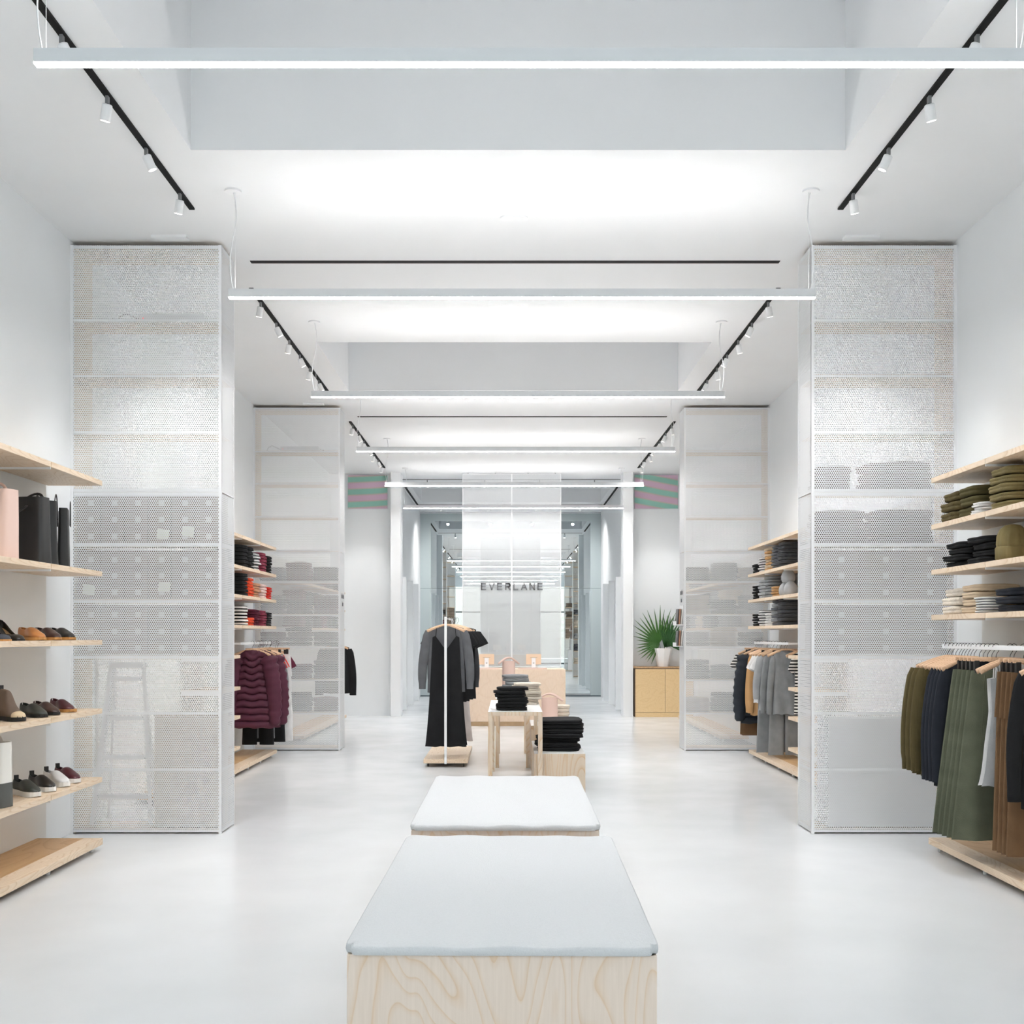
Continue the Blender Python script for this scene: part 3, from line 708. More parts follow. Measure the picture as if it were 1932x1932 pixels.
shoe('sneaker', 'shoe', 'burgundy slip-on sneaker with white sole nearest the tower', ls(128, .487), SR, BUR, SOLEW, kind='sneaker')
shoe('sneaker', 'shoe', 'all white slip-on sneaker beside the burgundy one', ls(107, .487), SR, WHS, SOLEW, kind='sneaker')
shoe('sneaker', 'shoe', 'shiny black slip-on sneaker beside the white one', ls(80, .487), SR, BKS, SOLEW, kind='sneaker')
shoe('sneaker', 'shoe', 'matte dark green slip-on sneaker farthest from the tower', ls(51, .487), SR, GRN, SOLEW, kind='sneaker')

# ------------------------------------------------------------------ tote bags
def tote(name, label, loc, rot, w_, d_, h_, mat, hand='arch', base=None, flare=1.08, tube=False):
    t = thing(name, label, 'bag', loc, rot); n = 40
    def ring(f, z, inn=0, seed=0):
        r_ = []
        for k in range(n):
            a = 2 * pi * k / n; c, s = cos(a), sin(a); p = 6 if not tube else 2.4
            q = 1 / ((abs(c) ** p + abs(s) ** p) ** (1 / p))
            x = c * q * (w_ / 2 * f - inn); y = s * q * (d_ / 2 * (f if tube else (1 - .25 * (z / h_) * (1 if not tube else 0))) - inn)
            y *= 1 + .06 * sin(x * 30 + z * 8)
            r_.append((x, y, z))
        return r_
    fs = [(1 + (flare - 1) * k / 8, h_ * k / 8) for k in range(9)]
    body = MB().loft([ring(f, z) for f, z in fs] + [ring(flare - .02, h_, .004), ring(flare - .04, h_ * .72, .01)], True, True).mesh('body', mat, True)
    o = obj('body', body, t)
    es = o.modifiers.new('e', 'EDGE_SPLIT'); es.split_angle = R(50)
    if base: obj('base_panel', MB().loft([ring(1.004 + (flare - 1) * k / 8, h_ * k / 8 + .0005, -.0015) for k in range(4)], False, False).mesh('base_panel', base, True), t)
    for s in (-1, 1):
        yy = s * (d_ / 2 * .76)
        if hand == 'arch':
            pts = [(cos(pi * (1 - k / 12)) * w_ * .22, yy + s * .012, h_ * .86 + sin(pi * k / 12) * h_ * .26) for k in range(13)]
            pts = [(pts[0][0], pts[0][1], h_ * .72)] + pts + [(pts[-1][0], pts[-1][1], h_ * .72)]
        elif hand == 'spread':
            pts = [(x_ * w_ * .8, yy * .6 + s * .015 * (1 - abs(x_)), h_ * .965 + .055 * cos(x_ * 2.0)) for x_ in [-1 + k / 6 for k in range(13)]]
        else:  # drooping straps
            pts = [(cos(pi * (1 - k / 12)) * w_ * .22, yy + s * (.012 + .07 * sin(pi * k / 12)), h_ * (.9 if s > 0 else .86) + sin(pi * k / 12) * (.085 if s > 0 else -.06)) for k in range(13)]
        obj('handle', MB().tube(pts, .011, 6, (.3, 1), (0, 1, 0)).mesh('handle', mat, True), t)
    obj('seam', MB().box(-.0015, .0015, -d_ / 2 * .99 - .003, -d_ / 2 * .7, .01, .012).tube([(.0, -d_ / 2 * (1 - .25 * z) - .003, z * h_) for z in (0.02, .5, .97)], .0015, 4).mesh('seam', mat), t)
    return t
tote('tote_bag', 'large black leather tote with drooping handles, middle of the bag shelf', (-3.09, 6.94, 1.95), R(-12), .345, .15, .42, BLKL, 'droop', flare=.94)
tote('tote_bag', 'second black leather tote standing sideways behind the large one', (-3.08, 7.27, 1.95), R(-58), .27, .12, .43, BLKL, flare=1.0)
tote('tote_bag', 'slim black leather tote at the tower end of the bag shelf', (-3.06, 7.50, 1.95), R(-70), .22, .08, .41, BLKL, flare=1.0)
tote('tote_bag', 'pale pink leather tote at the left picture edge', (-3.09, 6.50, 1.95), R(-14), .32, .16, .41, PINKL, flare=1.02)
tote('tote_bag', 'white canvas tote with dark grey base at left picture edge', (-3.08, 6.42, .488), R(-15), .3, .15, .38, WHTL, base=GREYL, flare=1.0)
# ------------------------------------------------------------------ garments
def garment(L_, wh, ws=.20, top=-.10, slope=.30, sleeve=None, t=.024, neck=.075, v=.05, quilt=0, A=.012, seed=0, mid_=None, sl=.60, straps=False, slw=.052, cuff=False):
    """origin at the rail; X across the shoulders, Y through the thickness"""
    rnd = random.Random(seed); ph = rnd.uniform(0, 6.28); k1 = rnd.uniform(14, 22)
    N_, M_ = 22, (quilt * 6 if quilt else 26); hem = -L_; m = MB(); rings = []
    mid_ = mid_ or (ws * .96)
    def zt(x, front):
        ax = abs(x)
        if ax > neck: return top - slope * (ax - neck) - .9 * max(0, ax - ws * .9) ** 1.5
        d = v if front or straps else v * .35
        return top - d * (1 - (ax / neck) ** (1 if straps else 2))
    for j in range(M_ + 1):
        s = j / M_
        if s > .7: w_ = mid_ + (ws - mid_) * (s - .7) / .3
        else: w_ = wh + (mid_ - wh) * (s / .7) ** .8
        ring = []
        for side in (1, -1):
            rg = range(N_ + 1) if side == 1 else range(N_ - 1, 0, -1)
            for i in rg:
                u = -1 + 2 * i / N_
                xt = u * ws; z = hem + (zt(xt, side == 1) - hem) * s
                x = u * w_ * (1 + .015 * sin(5 * s + ph))
                th = t * (1 - .7 * max(0, s - .8) / .2 * (1 if abs(xt) > neck else .4))
                if quilt: th *= .3 + .9 * abs(sin(pi * s * quilt)) ** .5
                y = -side * th * max(0, 1 - u * u) ** .42
                y += A * (1 - s) ** .5 * sin(k1 * x + ph + 1.5 * s) * (1 - .3 * u * u) + .004 * sin(31 * x + 9 * s + ph)
                if s == 0: z += .006 * sin(9 * u + ph)
                ring.append((x, y, z))
        rings.append(ring)
    m.loft(rings, True, not straps)
    if sleeve:
        ln = sl if sleeve == 'long' else .17
        for sg in (-1, 1):
            pts = []; rr = []
            x0 = ws * .93; z0 = zt(ws * .93, False) - .035
            nb = 26 if quilt else 12
            for k in range(nb + 1):
                f = k / nb
                spread = (.075 if sleeve == 'long' else .07) * sin(min(1, f * 1.3) * pi / 2)
                pts.append((sg * (x0 + spread * (1 if sleeve == 'long' else f * 1.2)), .006 * sin(6 * f + ph) - .02 * f, z0 - ln * f))
                r_ = slw * (1.15 - .35 * f) if sleeve == 'long' else slw * 1.15
                if quilt: r_ *= .72 + .42 * abs(sin(pi * f * 9)) ** .5
                if cuff and f > .9: r_ *= .86
                rr.append(r_ if k else r_ * .75)
            m.tube(pts, rr, 14, (.42, 1.05) if not quilt else (.8, 1.1), (0, 1, 0))
    if straps:
        for sg in (-1, 1):
            m.tube([(sg * neck * .98, -.012, top - .01), (sg * neck * .93, -.014, top + .05), (sg * neck * .9, 0, top + .095)], .004, 6)
            m.tube([(sg * neck * .98, .012, top - .01), (sg * neck * .93, .014, top + .05), (sg * neck * .9, 0, top + .095)], .004, 6)
    return m

def trousers(L_, wt=.17, hem=.2, leg=.095, t=.02, top=-.16, crotch=.27, split=True, A=.008, seed=0):
    rnd = random.Random(seed); ph = rnd.uniform(0, 6); m = MB(); n = 40
    def ring(cx, a, b, z, f):
        return [(cx + a * (abs(cos(q)) ** .8) * (1 if cos(q) > 0 else -1), b * sin(q) + A * f * sin(24 * (cx + a * cos(q)) + ph), z) for q in (2 * pi * k / n for k in range(n))]
    if not split:   # one wide flat panel with crease folds
        m.loft([ring(0, wt + (hem - wt) * (k / 20) ** .9, t * (1 + .4 * k / 20), top - (L_ + top) * k / 20 - (0 if k < 20 else 0), k / 20) for k in range(21)])
        for x in (-.5, .5):
            m.tube([(x * (wt + (hem - wt) * k / 10), -t * (1 + .4 * k / 10) * .88 + A * k / 10 * sin(24 * x * wt + ph), top - .03 - (L_ + top - .03) * k / 10) for k in range(11)], .003, 5)
        return m
    m.loft([ring(0, wt + (hem - wt) * k / 8 * .6, t * (1 + .2 * sin(k)), top - crotch * k / 8, 0) for k in range(9)])
    for sg in (-1, 1):
        m.loft([ring(sg * (wt * .52 + (hem - leg - wt * .52) * k / 14), (wt * .5) + (leg - wt * .5) * k / 14, t * .95, top - crotch + .05 - (L_ + top - crotch + .05) * k / 14, k / 14) for k in range(15)])
    return m

def hanger_bar():
    pts = []
    for k in range(21):
        x = -.212 + .424 * k / 20; z = -.088 - .075 * (abs(x) / .212) ** 1.35
        pts.append((x, .012 * (abs(x) / .212) ** 2 * -1, z))
    return MB().tube(pts, [.011 + .006 * (abs(k - 10) / 10) for k in range(21)], 10, (1, .5), (0, 0, 1)).mesh('hanger_bar', PINKWOOD, True)
def hook_mesh():
    pts = [(0, 0, -.086), (0, 0, -.07), (.004, 0, -.058), (.02, 0, -.035)]
    pts += [(.0 + .0205 * cos(a), 0, -.0165 + .0205 * sin(a)) for a in (R(-20 + 200 * k / 10) for k in range(11))]
    return MB().tube(pts, .0017, 6, (1, 1), (0, 1, 0)).mesh('hook', WIRE, True)
def clip_bar():
    return MB().box(-.15, .15, -.006, .006, -.105, -.082).mesh('hanger_bar', PINKWOOD)
def clip_mesh():
    return MB().box(-.014, .014, -.012, .012, -.175, -.10).mesh('clip', BLKL)

GM = {}
def hang(kind, mat, x, y, z, rot, name, cat, label, hlabel, grp, width=1):
    """one hanger on the rail and one garment on the hanger"""
    pants = kind.startswith('tr')
    h = thing('trouser_hanger' if pants else 'wooden_hanger', hlabel, 'hanger', (x, y, z), rot, 'hangers on the rails')
    obj('hook', cached('hk', hook_mesh), h)
    if pants:
        obj('hanger_bar', cached('cbar', clip_bar), h, bevel=.002); [obj('clip', cached('clip', clip_mesh), h, (xx, 0, 0)) for xx in (-.12, .12)]
    else: obj('hanger_bar', cached('hbar', hanger_bar), h)
    if name is None: return
    me = cached(('g', kind, mat.name), lambda: GM[kind]().mesh(name, mat, True))
    o = obj(name, me, None, (x, y, z), (0, 0, rot)); o.scale = (width, 1, 1)
    es = o.modifiers.new('e', 'EDGE_SPLIT'); es.split_angle = R(60)
    tag(o, label, cat, grp)

GM['sweater'] = lambda: garment(.88, .235, .215, sleeve='long', t=.02, sl=.68, slw=.052, cuff=True, seed=1)
GM['coat'] = lambda: garment(.93, .20, .19, sleeve='long', t=.016, sl=.72, slw=.046, v=.12, seed=2)
GM['tr_wide'] = lambda: trousers(1.2, .165, .29, split=False, t=.018, A=.020, seed=3)
GM['tr_slim'] = lambda: trousers(1.22, .16, .19, .088, seed=4)
GM['tr_mid'] = lambda: trousers(1.15, .155, .18, .085, seed=5)
GM['tr_long'] = lambda: trousers(1.29, .16, .2, .095, seed=6)
GM['tr_short'] = lambda: trousers(.98, .17, .22, .1, seed=7)
GM['tee'] = lambda: garment(.72, .22, .2, sleeve='short', t=.018, slw=.05, A=.012, seed=8)
GM['teelong'] = lambda: garment(.80, .20, .2, sleeve='short', t=.018, slw=.05, A=.012, seed=18)
GM['shirt'] = lambda: garment(.8, .23, .2, sleeve='long', t=.02, sl=.5, slw=.05, seed=9)
GM['puffer'] = lambda: garment(1.0, .25, .2, sleeve='long', t=.04, sl=.8, slw=.075, quilt=11, A=.004, seed=10, cuff=True)
GM['cami'] = lambda: garment(.85, .2, .14, top=-.2, slope=.15, t=.010, neck=.1, v=.06, straps=True, A=.006, seed=11)
GM['slip'] = lambda: garment(1.47, .235, .15, top=-.215, slope=.5, t=.02, neck=.118, v=.165, straps=True, A=.010, seed=12, mid_=.17)
GM['sweatshirt'] = lambda: garment(.82, .2, .19, sleeve='long', t=.028, sl=.66, slw=.048, v=.03, seed=13, cuff=True)
GM['cardigan'] = lambda: garment(.92, .23, .21, sleeve='long', t=.026, sl=.78, slw=.058, seed=14)

# front right rail
X, Z = 2.99, 1.44; G = 'clothes on the front right rail'
def fr_(y, kind, mat, name, cat, lab, rot=0, dx=0, w_=1):
    hang(kind, mat, X + dx, y, Z, R(rot), name, cat, lab, 'hanger on front right rail holding ' + lab.split(',')[0].replace(' on front right rail', '') + ', ' + lab.split(',')[1].strip() if ',' in lab else 'hanger for the ' + lab, G, w_)
for k, y in enumerate((7.415, 7.35, 7.285)):
    fr_(y, 'sweater', OLIVE, 'sweater', 'sweater', 'olive knit sweater, %s from the tower' % ORD[k], -2, w_=1 - .02 * k)
for k, y in enumerate((7.228, 7.185)):
    hang('x', BLK, X, y, Z, R(2), None, None, None, 'bare wooden hanger with white strap, %s beside olive sweaters' % ('farther' if k == 0 else 'nearer'), None)
    o = obj('camisole', cached(('g', 'cami', WHT.name), lambda: GM['cami']().mesh('camisole', WHT, True)), None, (X, y, Z), (0, 0, R(2)))
    tag(o, 'thin white camisole %s between olive sweaters and navy coats' % ('farther one' if k == 0 else 'nearer one'), 'top', G)
for k, y in enumerate((7.14, 7.092, 7.044, 6.996)):
    fr_(y, 'coat', NAVY, 'coat', 'coat', 'dark navy coat, %s from the olive sweaters' % ORD[k], 0, w_=1 - .015 * k)
for k, y in enumerate((6.92, 6.86, 6.80, 6.74, 6.68)):
    fr_(y, 'tr_wide', SAGE, 'culottes', 'trousers', 'sage green culottes, %s from the navy coats' % ORD[k], -1, w_=1 - .02 * k)
for k, y in enumerate((6.58, 6.53)):
    fr_(y, 'cami', WHT if k == 0 else LGREY, 'camisole', 'top', '%s camisole, between green culottes and brown trousers' % ('white' if k == 0 else 'light grey'), 3, dx=.04)
for k, y in enumerate((6.47, 6.41, 6.35, 6.29)):
    fr_(y, 'tr_slim', BROWN, 'trousers', 'trousers', 'brown canvas trousers, %s from the green culottes' % ORD[k], 2, dx=.07)
fr_(6.18, 'coat', BLK, 'jacket', 'coat', 'black jacket, at the right picture edge before brown trousers', 0, dx=.12)

def row(X_, Z_, items, place, grp):
    cnt = {}; tot = {}
    for it in items: tot[it[4]] = tot.get(it[4], 0) + 1
    for (y, kind, mat, name, lab, cat, rot, w_, dx) in [(i + (1, 0))[:9] if len(i) < 8 else (i + (0,))[:9] for i in items]:
        c = cnt.get(lab, 0); cnt[lab] = c + 1
        q = '' if tot[lab] == 1 else ', %s one from the back,' % ORD[c]
        hang(kind, mat, X_ + dx, y, Z_, R(rot), name, cat, '%s%s on %s' % (lab, q, place), 'hanger with %s%s on %s' % (lab, q, place), grp, w_)
row(-2.95, 1.42, [
    (13.50, 'tee', BURG, 'tee', 'burgundy tee', 'shirt', 8),
    (13.42, 'tr_short', WHT, 'trousers', 'white trousers', 'trousers', 0, 1, .08), (13.35, 'tr_slim', WHT, 'trousers', 'white trousers', 'trousers', 4, 1, .12),
    (13.27, 'tee', RED, 'tee', 'red tee', 'shirt', 0, .9, 0), (13.2, 'tr_slim', BLK, 'trousers', 'black trousers', 'trousers', 0, 1, .06),
    (13.13, 'shirt', GREY, 'shirt', 'grey marl shirt', 'shirt', 0), (13.06, 'tee', LGREY, 'tee', 'light grey tee', 'shirt', 0),
    (12.99, 'tee', RED, 'tee', 'red tee', 'shirt', 0), (12.92, 'tr_mid', GREY, 'trousers', 'grey trousers', 'trousers', 0), (12.85, 'tr_slim', BLK, 'trousers', 'black trousers', 'trousers', 0),
    (12.72, 'puffer', cloth('plum_nylon', (88, 44, 62), .55), 'puffer_coat', 'burgundy quilted coat', 'coat', -4, 1.08, .03), (12.56, 'puffer', cloth('plum_nylon', (88, 44, 62), .55), 'puffer_coat', 'burgundy quilted coat', 'coat', 0)],
    'left middle rail', 'clothes on the left middle rail')
row(3.06, 1.42, [
    (13.50, 'teelong', STRIPEB, 'tee', 'black and white patterned tee', 'shirt', 0),
    (13.42, 'tr_mid', BROWN, 'trousers', 'brown trousers', 'trousers', 0, 1.15), (13.35, 'tr_mid', BROWN, 'trousers', 'brown trousers', 'trousers', 4, 1.15), (13.28, 'tr_mid', BROWN, 'trousers', 'brown trousers', 'trousers', -3, 1.15),
    (13.19, 'puffer', cloth('navy_nylon', (40, 46, 54), .55), 'puffer_coat', 'dark navy quilted coat', 'coat', 0),
    (13.05, 'sweater', CAMEL, 'sweater', 'camel sweater', 'sweater', 0, .8, .03), (12.985, 'sweater', CAMEL, 'sweater', 'camel sweater', 'sweater', 3, .8, .03), (12.92, 'sweater', CAMEL, 'sweater', 'camel sweater', 'sweater', -3, .78, .03),
    (12.84, 'tee', WHT, 'tee', 'white tee', 'shirt', 0, .9, .03), (12.77, 'tee', WHT, 'tee', 'white tee', 'shirt', 0, .85, .04),
    (12.68, 'tr_long', GREY, 'trousers', 'grey sweatpants', 'trousers', 5, 1, .02), (12.60, 'shirt', LGREY, 'shirt', 'light grey shirt', 'shirt', 0, .9, .04),
    (12.50, 'sweatshirt', GREY, 'sweatshirt', 'grey sweatshirt', 'sweater', 0, .8, .06), (12.40, 'tr_long', GREY, 'trousers', 'grey sweatpants', 'trousers', 6, .95, .08),
    (12.30, 'sweatshirt', GREY, 'sweatshirt', 'grey sweatshirt', 'sweater', -6, .75, .08),
    (12.12, 'teelong', STRIPEB, 'tee', 'black and white patterned tee', 'shirt', 0, .6, .24)],
    'right middle rail', 'clothes on the right middle rail')
row(-2.93, 1.42, [(18.6, 'cardigan', CHAR, 'cardigan', 'charcoal cardigan', 'sweater', 0), (18.5, 'cardigan', BLK, 'cardigan', 'black cardigan', 'sweater', 0, 1.1)], 'left rear rail', 'clothes on the left rear rail')

# ------------------------------------------------------------------ free-standing garment rack
t = thing('garment_rack', 'white post garment rack on a birch base in the aisle', 'garment rack', (-.708, 12.3, 0))
fm = MB(); fm.box(-.014, .014, -.02, .008, .04, 1.70); fm.box(-.014, .014, 1.46, 1.488, .08, 1.70); fm.box(-.009, .009, .008, 1.46, 1.674, 1.695)
obj('post_frame', fm.mesh('post_frame', METAL), t, bevel=.002)
bx('base_board', BIRCH2, t, -.25, .25, 0, 1.5, .045, .09, bevel=.002)
for x in (-.2, .2):
    for y in (.06, 1.44): obj('caster', cached('cast', lambda: MB().cyl((-.01, 0, .02), .02, .02, 14, 'x').mesh('caster', BLKL, True)), t, (x, y, 0))
RG = 'clothes on the free-standing rack'
RX, RZ_ = -.708, 1.70
def rk(y, kind, mat, name, cat, lab, w_=1, dx=0, rot=0):
    hang(kind, mat, RX + dx, y, RZ_, R(rot), name, cat, lab, 'rack hanger for the ' + lab.split(' on ')[0], RG, w_)
GM['rsweater'] = lambda: garment(.86, .20, .19, sleeve='long', t=.03, sl=.66, slw=.05, cuff=True, v=.02, neck=.09, seed=15)
GM['rtee'] = lambda: garment(.98, .2, .2, sleeve='short', t=.02, slw=.06, seed=16, A=.016)
GREYK = cloth('grey_rib_knit', (104, 106, 110), rib=150)
rk(12.36, 'slip', BLK, 'slip_dress', 'dress', 'long black slip dress at the front of the rack', 1)
rk(12.44, 'rsweater', GREYK, 'sweater', 'sweater', 'grey ribbed sweater behind the slip dress', 1.08)
rk(12.56, 'slip', BLK, 'slip_dress', 'dress', 'second black slip dress behind the grey sweater', 1)
rk(12.68, 'rtee', BLK, 'top', 'shirt', 'black short sleeved top, front one of four', 1, .02)
rk(12.84, 'rtee', BLK, 'top', 'shirt', 'black short sleeved top, second of four', 1.05, .04)
rk(13.00, 'slip', cloth('pale_pink_satin', (226, 220, 220), .6), 'slip_dress', 'dress', 'pale satin slip dress showing below black tops', 1.0, .05)
rk(13.16, 'rtee', BLK, 'top', 'shirt', 'black short sleeved top, third of four', 1.1, .06)
rk(13.34, 'rtee', BLK, 'top', 'shirt', 'black short sleeved top, rearmost of four', 1.15, .08)
rk(13.5, 'sweater', CHAR, 'sweater', 'sweater', 'charcoal sweater at the rear of the rack', 1, .03)

# ------------------------------------------------------------------ display tables, plinths
def table(x0, x1, y0, y1, z, label):
    t = thing('display_table', label, 'table', ((x0 + x1) / 2, (y0 + y1) / 2, 0), 0, 'pale birch display tables'); hx, hy = (x1 - x0) / 2, (y1 - y0) / 2
    bx('table_top', BIRCH, t, -hx, hx, -hy, hy, z - .038, z - .002, bevel=.001)
    bx('top_surface', plain('white_laminate', (240, 240, 240), .4), t, -hx + .0005, hx - .0005, -hy + .0005, hy - .0005, z - .0019, z, label='white laminate surface')
    for sx in (-1, 1):
        for sy in (-1, 1):
            a, c = sorted((sx * hx, sx * (hx - .04))); d, e = sorted((sy * hy, sy * (hy - .085)))
            bx('leg', BIRCH, t, a, c, d, e, 0, z - .0385)
table(-.19, .32, 10.2, 12.0, .777, 'birch display table with black and white folded piles')
table(-.145, .24, 12.25, 13.8, .777, 'second birch display table carrying a pink bag, behind the first')
stack(.03, 10.46, .777, 7, .30, .32, .032, BLK, 'black folded tee', 'front pile on the display table', name='folded_tee', jit=.02)
stack(.19, 11.35, .777, 8, .28, .32, .028, CREAM, 'cream white folded tee', 'white pile on the display table', name='folded_tee', jit=.02)
stack(.1, 12.5, .777, 7, .3, .32, .038, GREY, 'light grey folded sweater', 'pile on the second display table', name='folded_sweater', jit=.02)
tote('tote_bag', 'tall pink leather bag with spread handles on second display table', (.005, 13.3, .777), R(8), .16, .13, .40, PINKL, 'spread', tube=True, flare=.98)
def plinth(x0, x1, y0, y1, z, label):
    t = thing('plinth', label, 'plinth', ((x0 + x1) / 2, (y0 + y1) / 2, 0), 0, 'low birch plinths'); hx, hy = (x1 - x0) / 2, (y1 - y0) / 2
    bx('plinth_body', BIRCH, t, -hx, hx, -hy, hy, 0, z - .004, bevel=.001)
    bx('top_surface', plain('white_laminate', (240, 240, 240), .4), t, -hx + .002, hx - .002, -hy + .002, hy - .002, z - .0039, z)
plinth(.245, .73, 10.32, 11.55, .373, 'low birch plinth with a big black pile, right of the table')
plinth(.25, .72, 12.06, 12.9, .49, 'low birch plinth with a pink bag, behind the black pile')
stack(.5, 10.75, .373, 7, .43, .5, .043, BLK, 'black folded sweatshirt', 'big pile on the low plinth', name='folded_sweatshirt', jit=.035)
tote('tote_bag', 'pink leather bag on the low plinth behind black sweatshirts', (.47, 12.4, .49), R(-10), .19, .14, .29, PINKL, 'spread', tube=True, flare=.96)
stack(.62, 12.6, .49, 5, .17, .2, .04, CREAM, 'cream knitted scarf', 'pile beside the low pink bag', name='folded_scarf')

# ------------------------------------------------------------------ cash desk with two monitors
DESKW = wood('desk_birch', (234, 212, 190), (230, 206, 182), (1.5, 1.5, 1.5), 4)
t = thing('cash_desk', 'pale birch cash desk before the hanging mesh screen', 'desk', (.05, 17.8, 0))
bx('desk_body', DESKW, t, -.885, .885, 0, .75, .075, .93, bevel=.002)
bx('kick_board', PLYEDGE, t, -.86, .86, .04, .74, 0, .0749, label='recessed darker kick board')
for px, wd in ((-.36, 'left'), (.42, 'right')):
    t = thing('monitor', 'pale gold backed monitor on white stand, %s one on cash desk' % wd, 'monitor', (px, 18.1, .932), 0, 'two monitors on the cash desk')
    bx('screen', plain('pale_gold', (232, 206, 178), .4), t, -.125, .125, -.01, .01, .05, .225, bevel=.005)
    bx('stand', METAL, t, -.035, .035, -.032, -.0101, 0, .16, bevel=.006)
    bx('vent_line', plain('vent_grey', (150, 140, 130), .6), t, -.06, .06, -.034, -.0321, .163, .168)
    o = obj('round_mark', MB().cyl((0, -.0332, .075), .014, .001, 20, 'y').mesh('round_mark', plain('mark_grey', (190, 190, 190), .5)), t)
    tr = obj('oval_tray', MB().loft([[(.24 * cos(q), .14 * sin(q), z) for q in (2 * pi * k / 36 for k in range(36))] for z in (0, .02)]).mesh('oval_tray', plain('blush_tray', (230, 206, 196), .5)), None, (px - .02, 17.955 + .0, .932))
    tr.location.z = .9305; t.location.z = .951
    tag(tr, 'pale pink oval tray on the cash desk under %s monitor' % wd, 'tray', 'oval trays on the cash desk')

# hanging mesh screen with letters
t = thing('mesh_screen', 'tall white mesh screen hanging from the ceiling behind the desk', 'screen', (.063, 19.99, 0))
for a, c in ((-.90, -.012), (.012, .90)): bx('mesh_panel', SCREEN, t, a, c, 0, .001, .92, 4.44)
f = MB()
for x in (-.905, -.012, .0, .893): f.box(x, x + .012, -.004, .006, .9, 4.45)
f.box(-.905, .905, -.004, .006, 4.44, 4.452); f.box(-.905, .905, -.004, .006, .9, .915)
obj('screen_frame', f.mesh('screen_frame', METAL), t)
for x in (-.8, -.3, .3, .8): bx('hanger_fitting', plain('fitting_grey', (150, 152, 154), .4), t, x - .01, x + .01, -.004, .006, 4.4521, 4.465)
def letters(word, h, pitch, st, y0, mat, parent, z):
    """sans capitals from straight and curved strokes"""
    W = h * .72
    D = {'E': [[(0, 0), (0, 1)], [(0, 1), (.95, 1)], [(0, .5), (.85, .5)], [(0, 0), (.95, 0)]],
         'V': [[(-.05, 1), (.5, 0)], [(.5, 0), (1.05, 1)]], 'L': [[(0, 0), (0, 1)], [(0, 0), (.9, 0)]],
         'A': [[(-.08, 0), (.5, 1)], [(.5, 1), (1.08, 0)], [(.18, .3), (.82, .3)]],
         'N': [[(0, 0), (0, 1)], [(0, 1), (1, 0)], [(1, 0), (1, 1)]],
         'R': [[(0, 0), (0, 1)], [(0, 1), (.55, 1), (.8, .96), (.93, .85), (.96, .72), (.93, .6), (.8, .5), (.55, .46), (0, .46)], [(.5, .46), (.98, 0)]]}
    x0 = -pitch * (len(word) - 1) / 2
    for i, ch in enumerate(word):
        m = MB(); cx = x0 + i * pitch - W / 2
        for s_ in D[ch]:
            for (xa, za), (xb, zb) in zip(s_, s_[1:]):
                a = Vector((cx + xa * W, za * h)); c = Vector((cx + xb * W, zb * h)); d = (c - a); l = d.length or 1; d /= l; n_ = Vector((-d.y, d.x)) * st / 2
                a2, c2 = a - d * st * .45, c + d * st * .45
                q = [a2 - n_, c2 - n_, c2 + n_, a2 + n_]
                m.loft([[(p.x, y0, z + p.y) for p in q], [(p.x, y0 + .008, z + p.y) for p in q]])
        obj('letter', m.mesh('letter_' + ch.lower(), mat), parent)
t = thing('shop_sign', 'grey capital letters fixed on the hanging mesh screen', 'sign', (.066, 19.975, 0))
letters('EVERLANE', .108, .148, .025, 0, plain('sign_grey', (128, 130, 133), .6), t, 2.325)

# ------------------------------------------------------------------ cabinet, plant, art, racks
t = thing('oak_cabinet', 'low oak cabinet with two doors under the fan palm', 'cabinet', (2.83, 19.79, 0))
bx('cabinet_body', plain('cabinet_dark_edge', (90, 70, 52), .6), t, -.53, .53, .018, .35, .0, .885)
bx('cabinet_top', wood('oak_top', (186, 152, 118), (170, 134, 100), (3, 1, 3), 4), t, -.545, .54, .0, .35, .8851, .915)
bx('door', OAK, t, -.52, .018, 0, .0179, .085, .872, bevel=.001); bx('door', OAK, t, .024, .53, 0, .0179, .085, .872, bevel=.001)
bx('plinth_board', OAK, t, -.52, .53, .0, .0179, .0, .078)
t = thing('fan_palm', 'green fan palm leaves in a white vase on oak cabinet', 'plant', (2.83, 19.95, .9155))
obj('vase', MB().loft([[(r_ * cos(q), r_ * sin(q), z) for q in (2 * pi * k / 8 for k in range(8))] for r_, z in ((.10, 0), (.18, .33), (.175, .335), (.09, .05))]).mesh('vase', paint('white_ceramic', (240, 240, 240), .3)), t)
LEAF = plain('palm_green', (62, 104, 46), .45); LEAFD = plain('palm_dark_green', (44, 84, 42), .45)
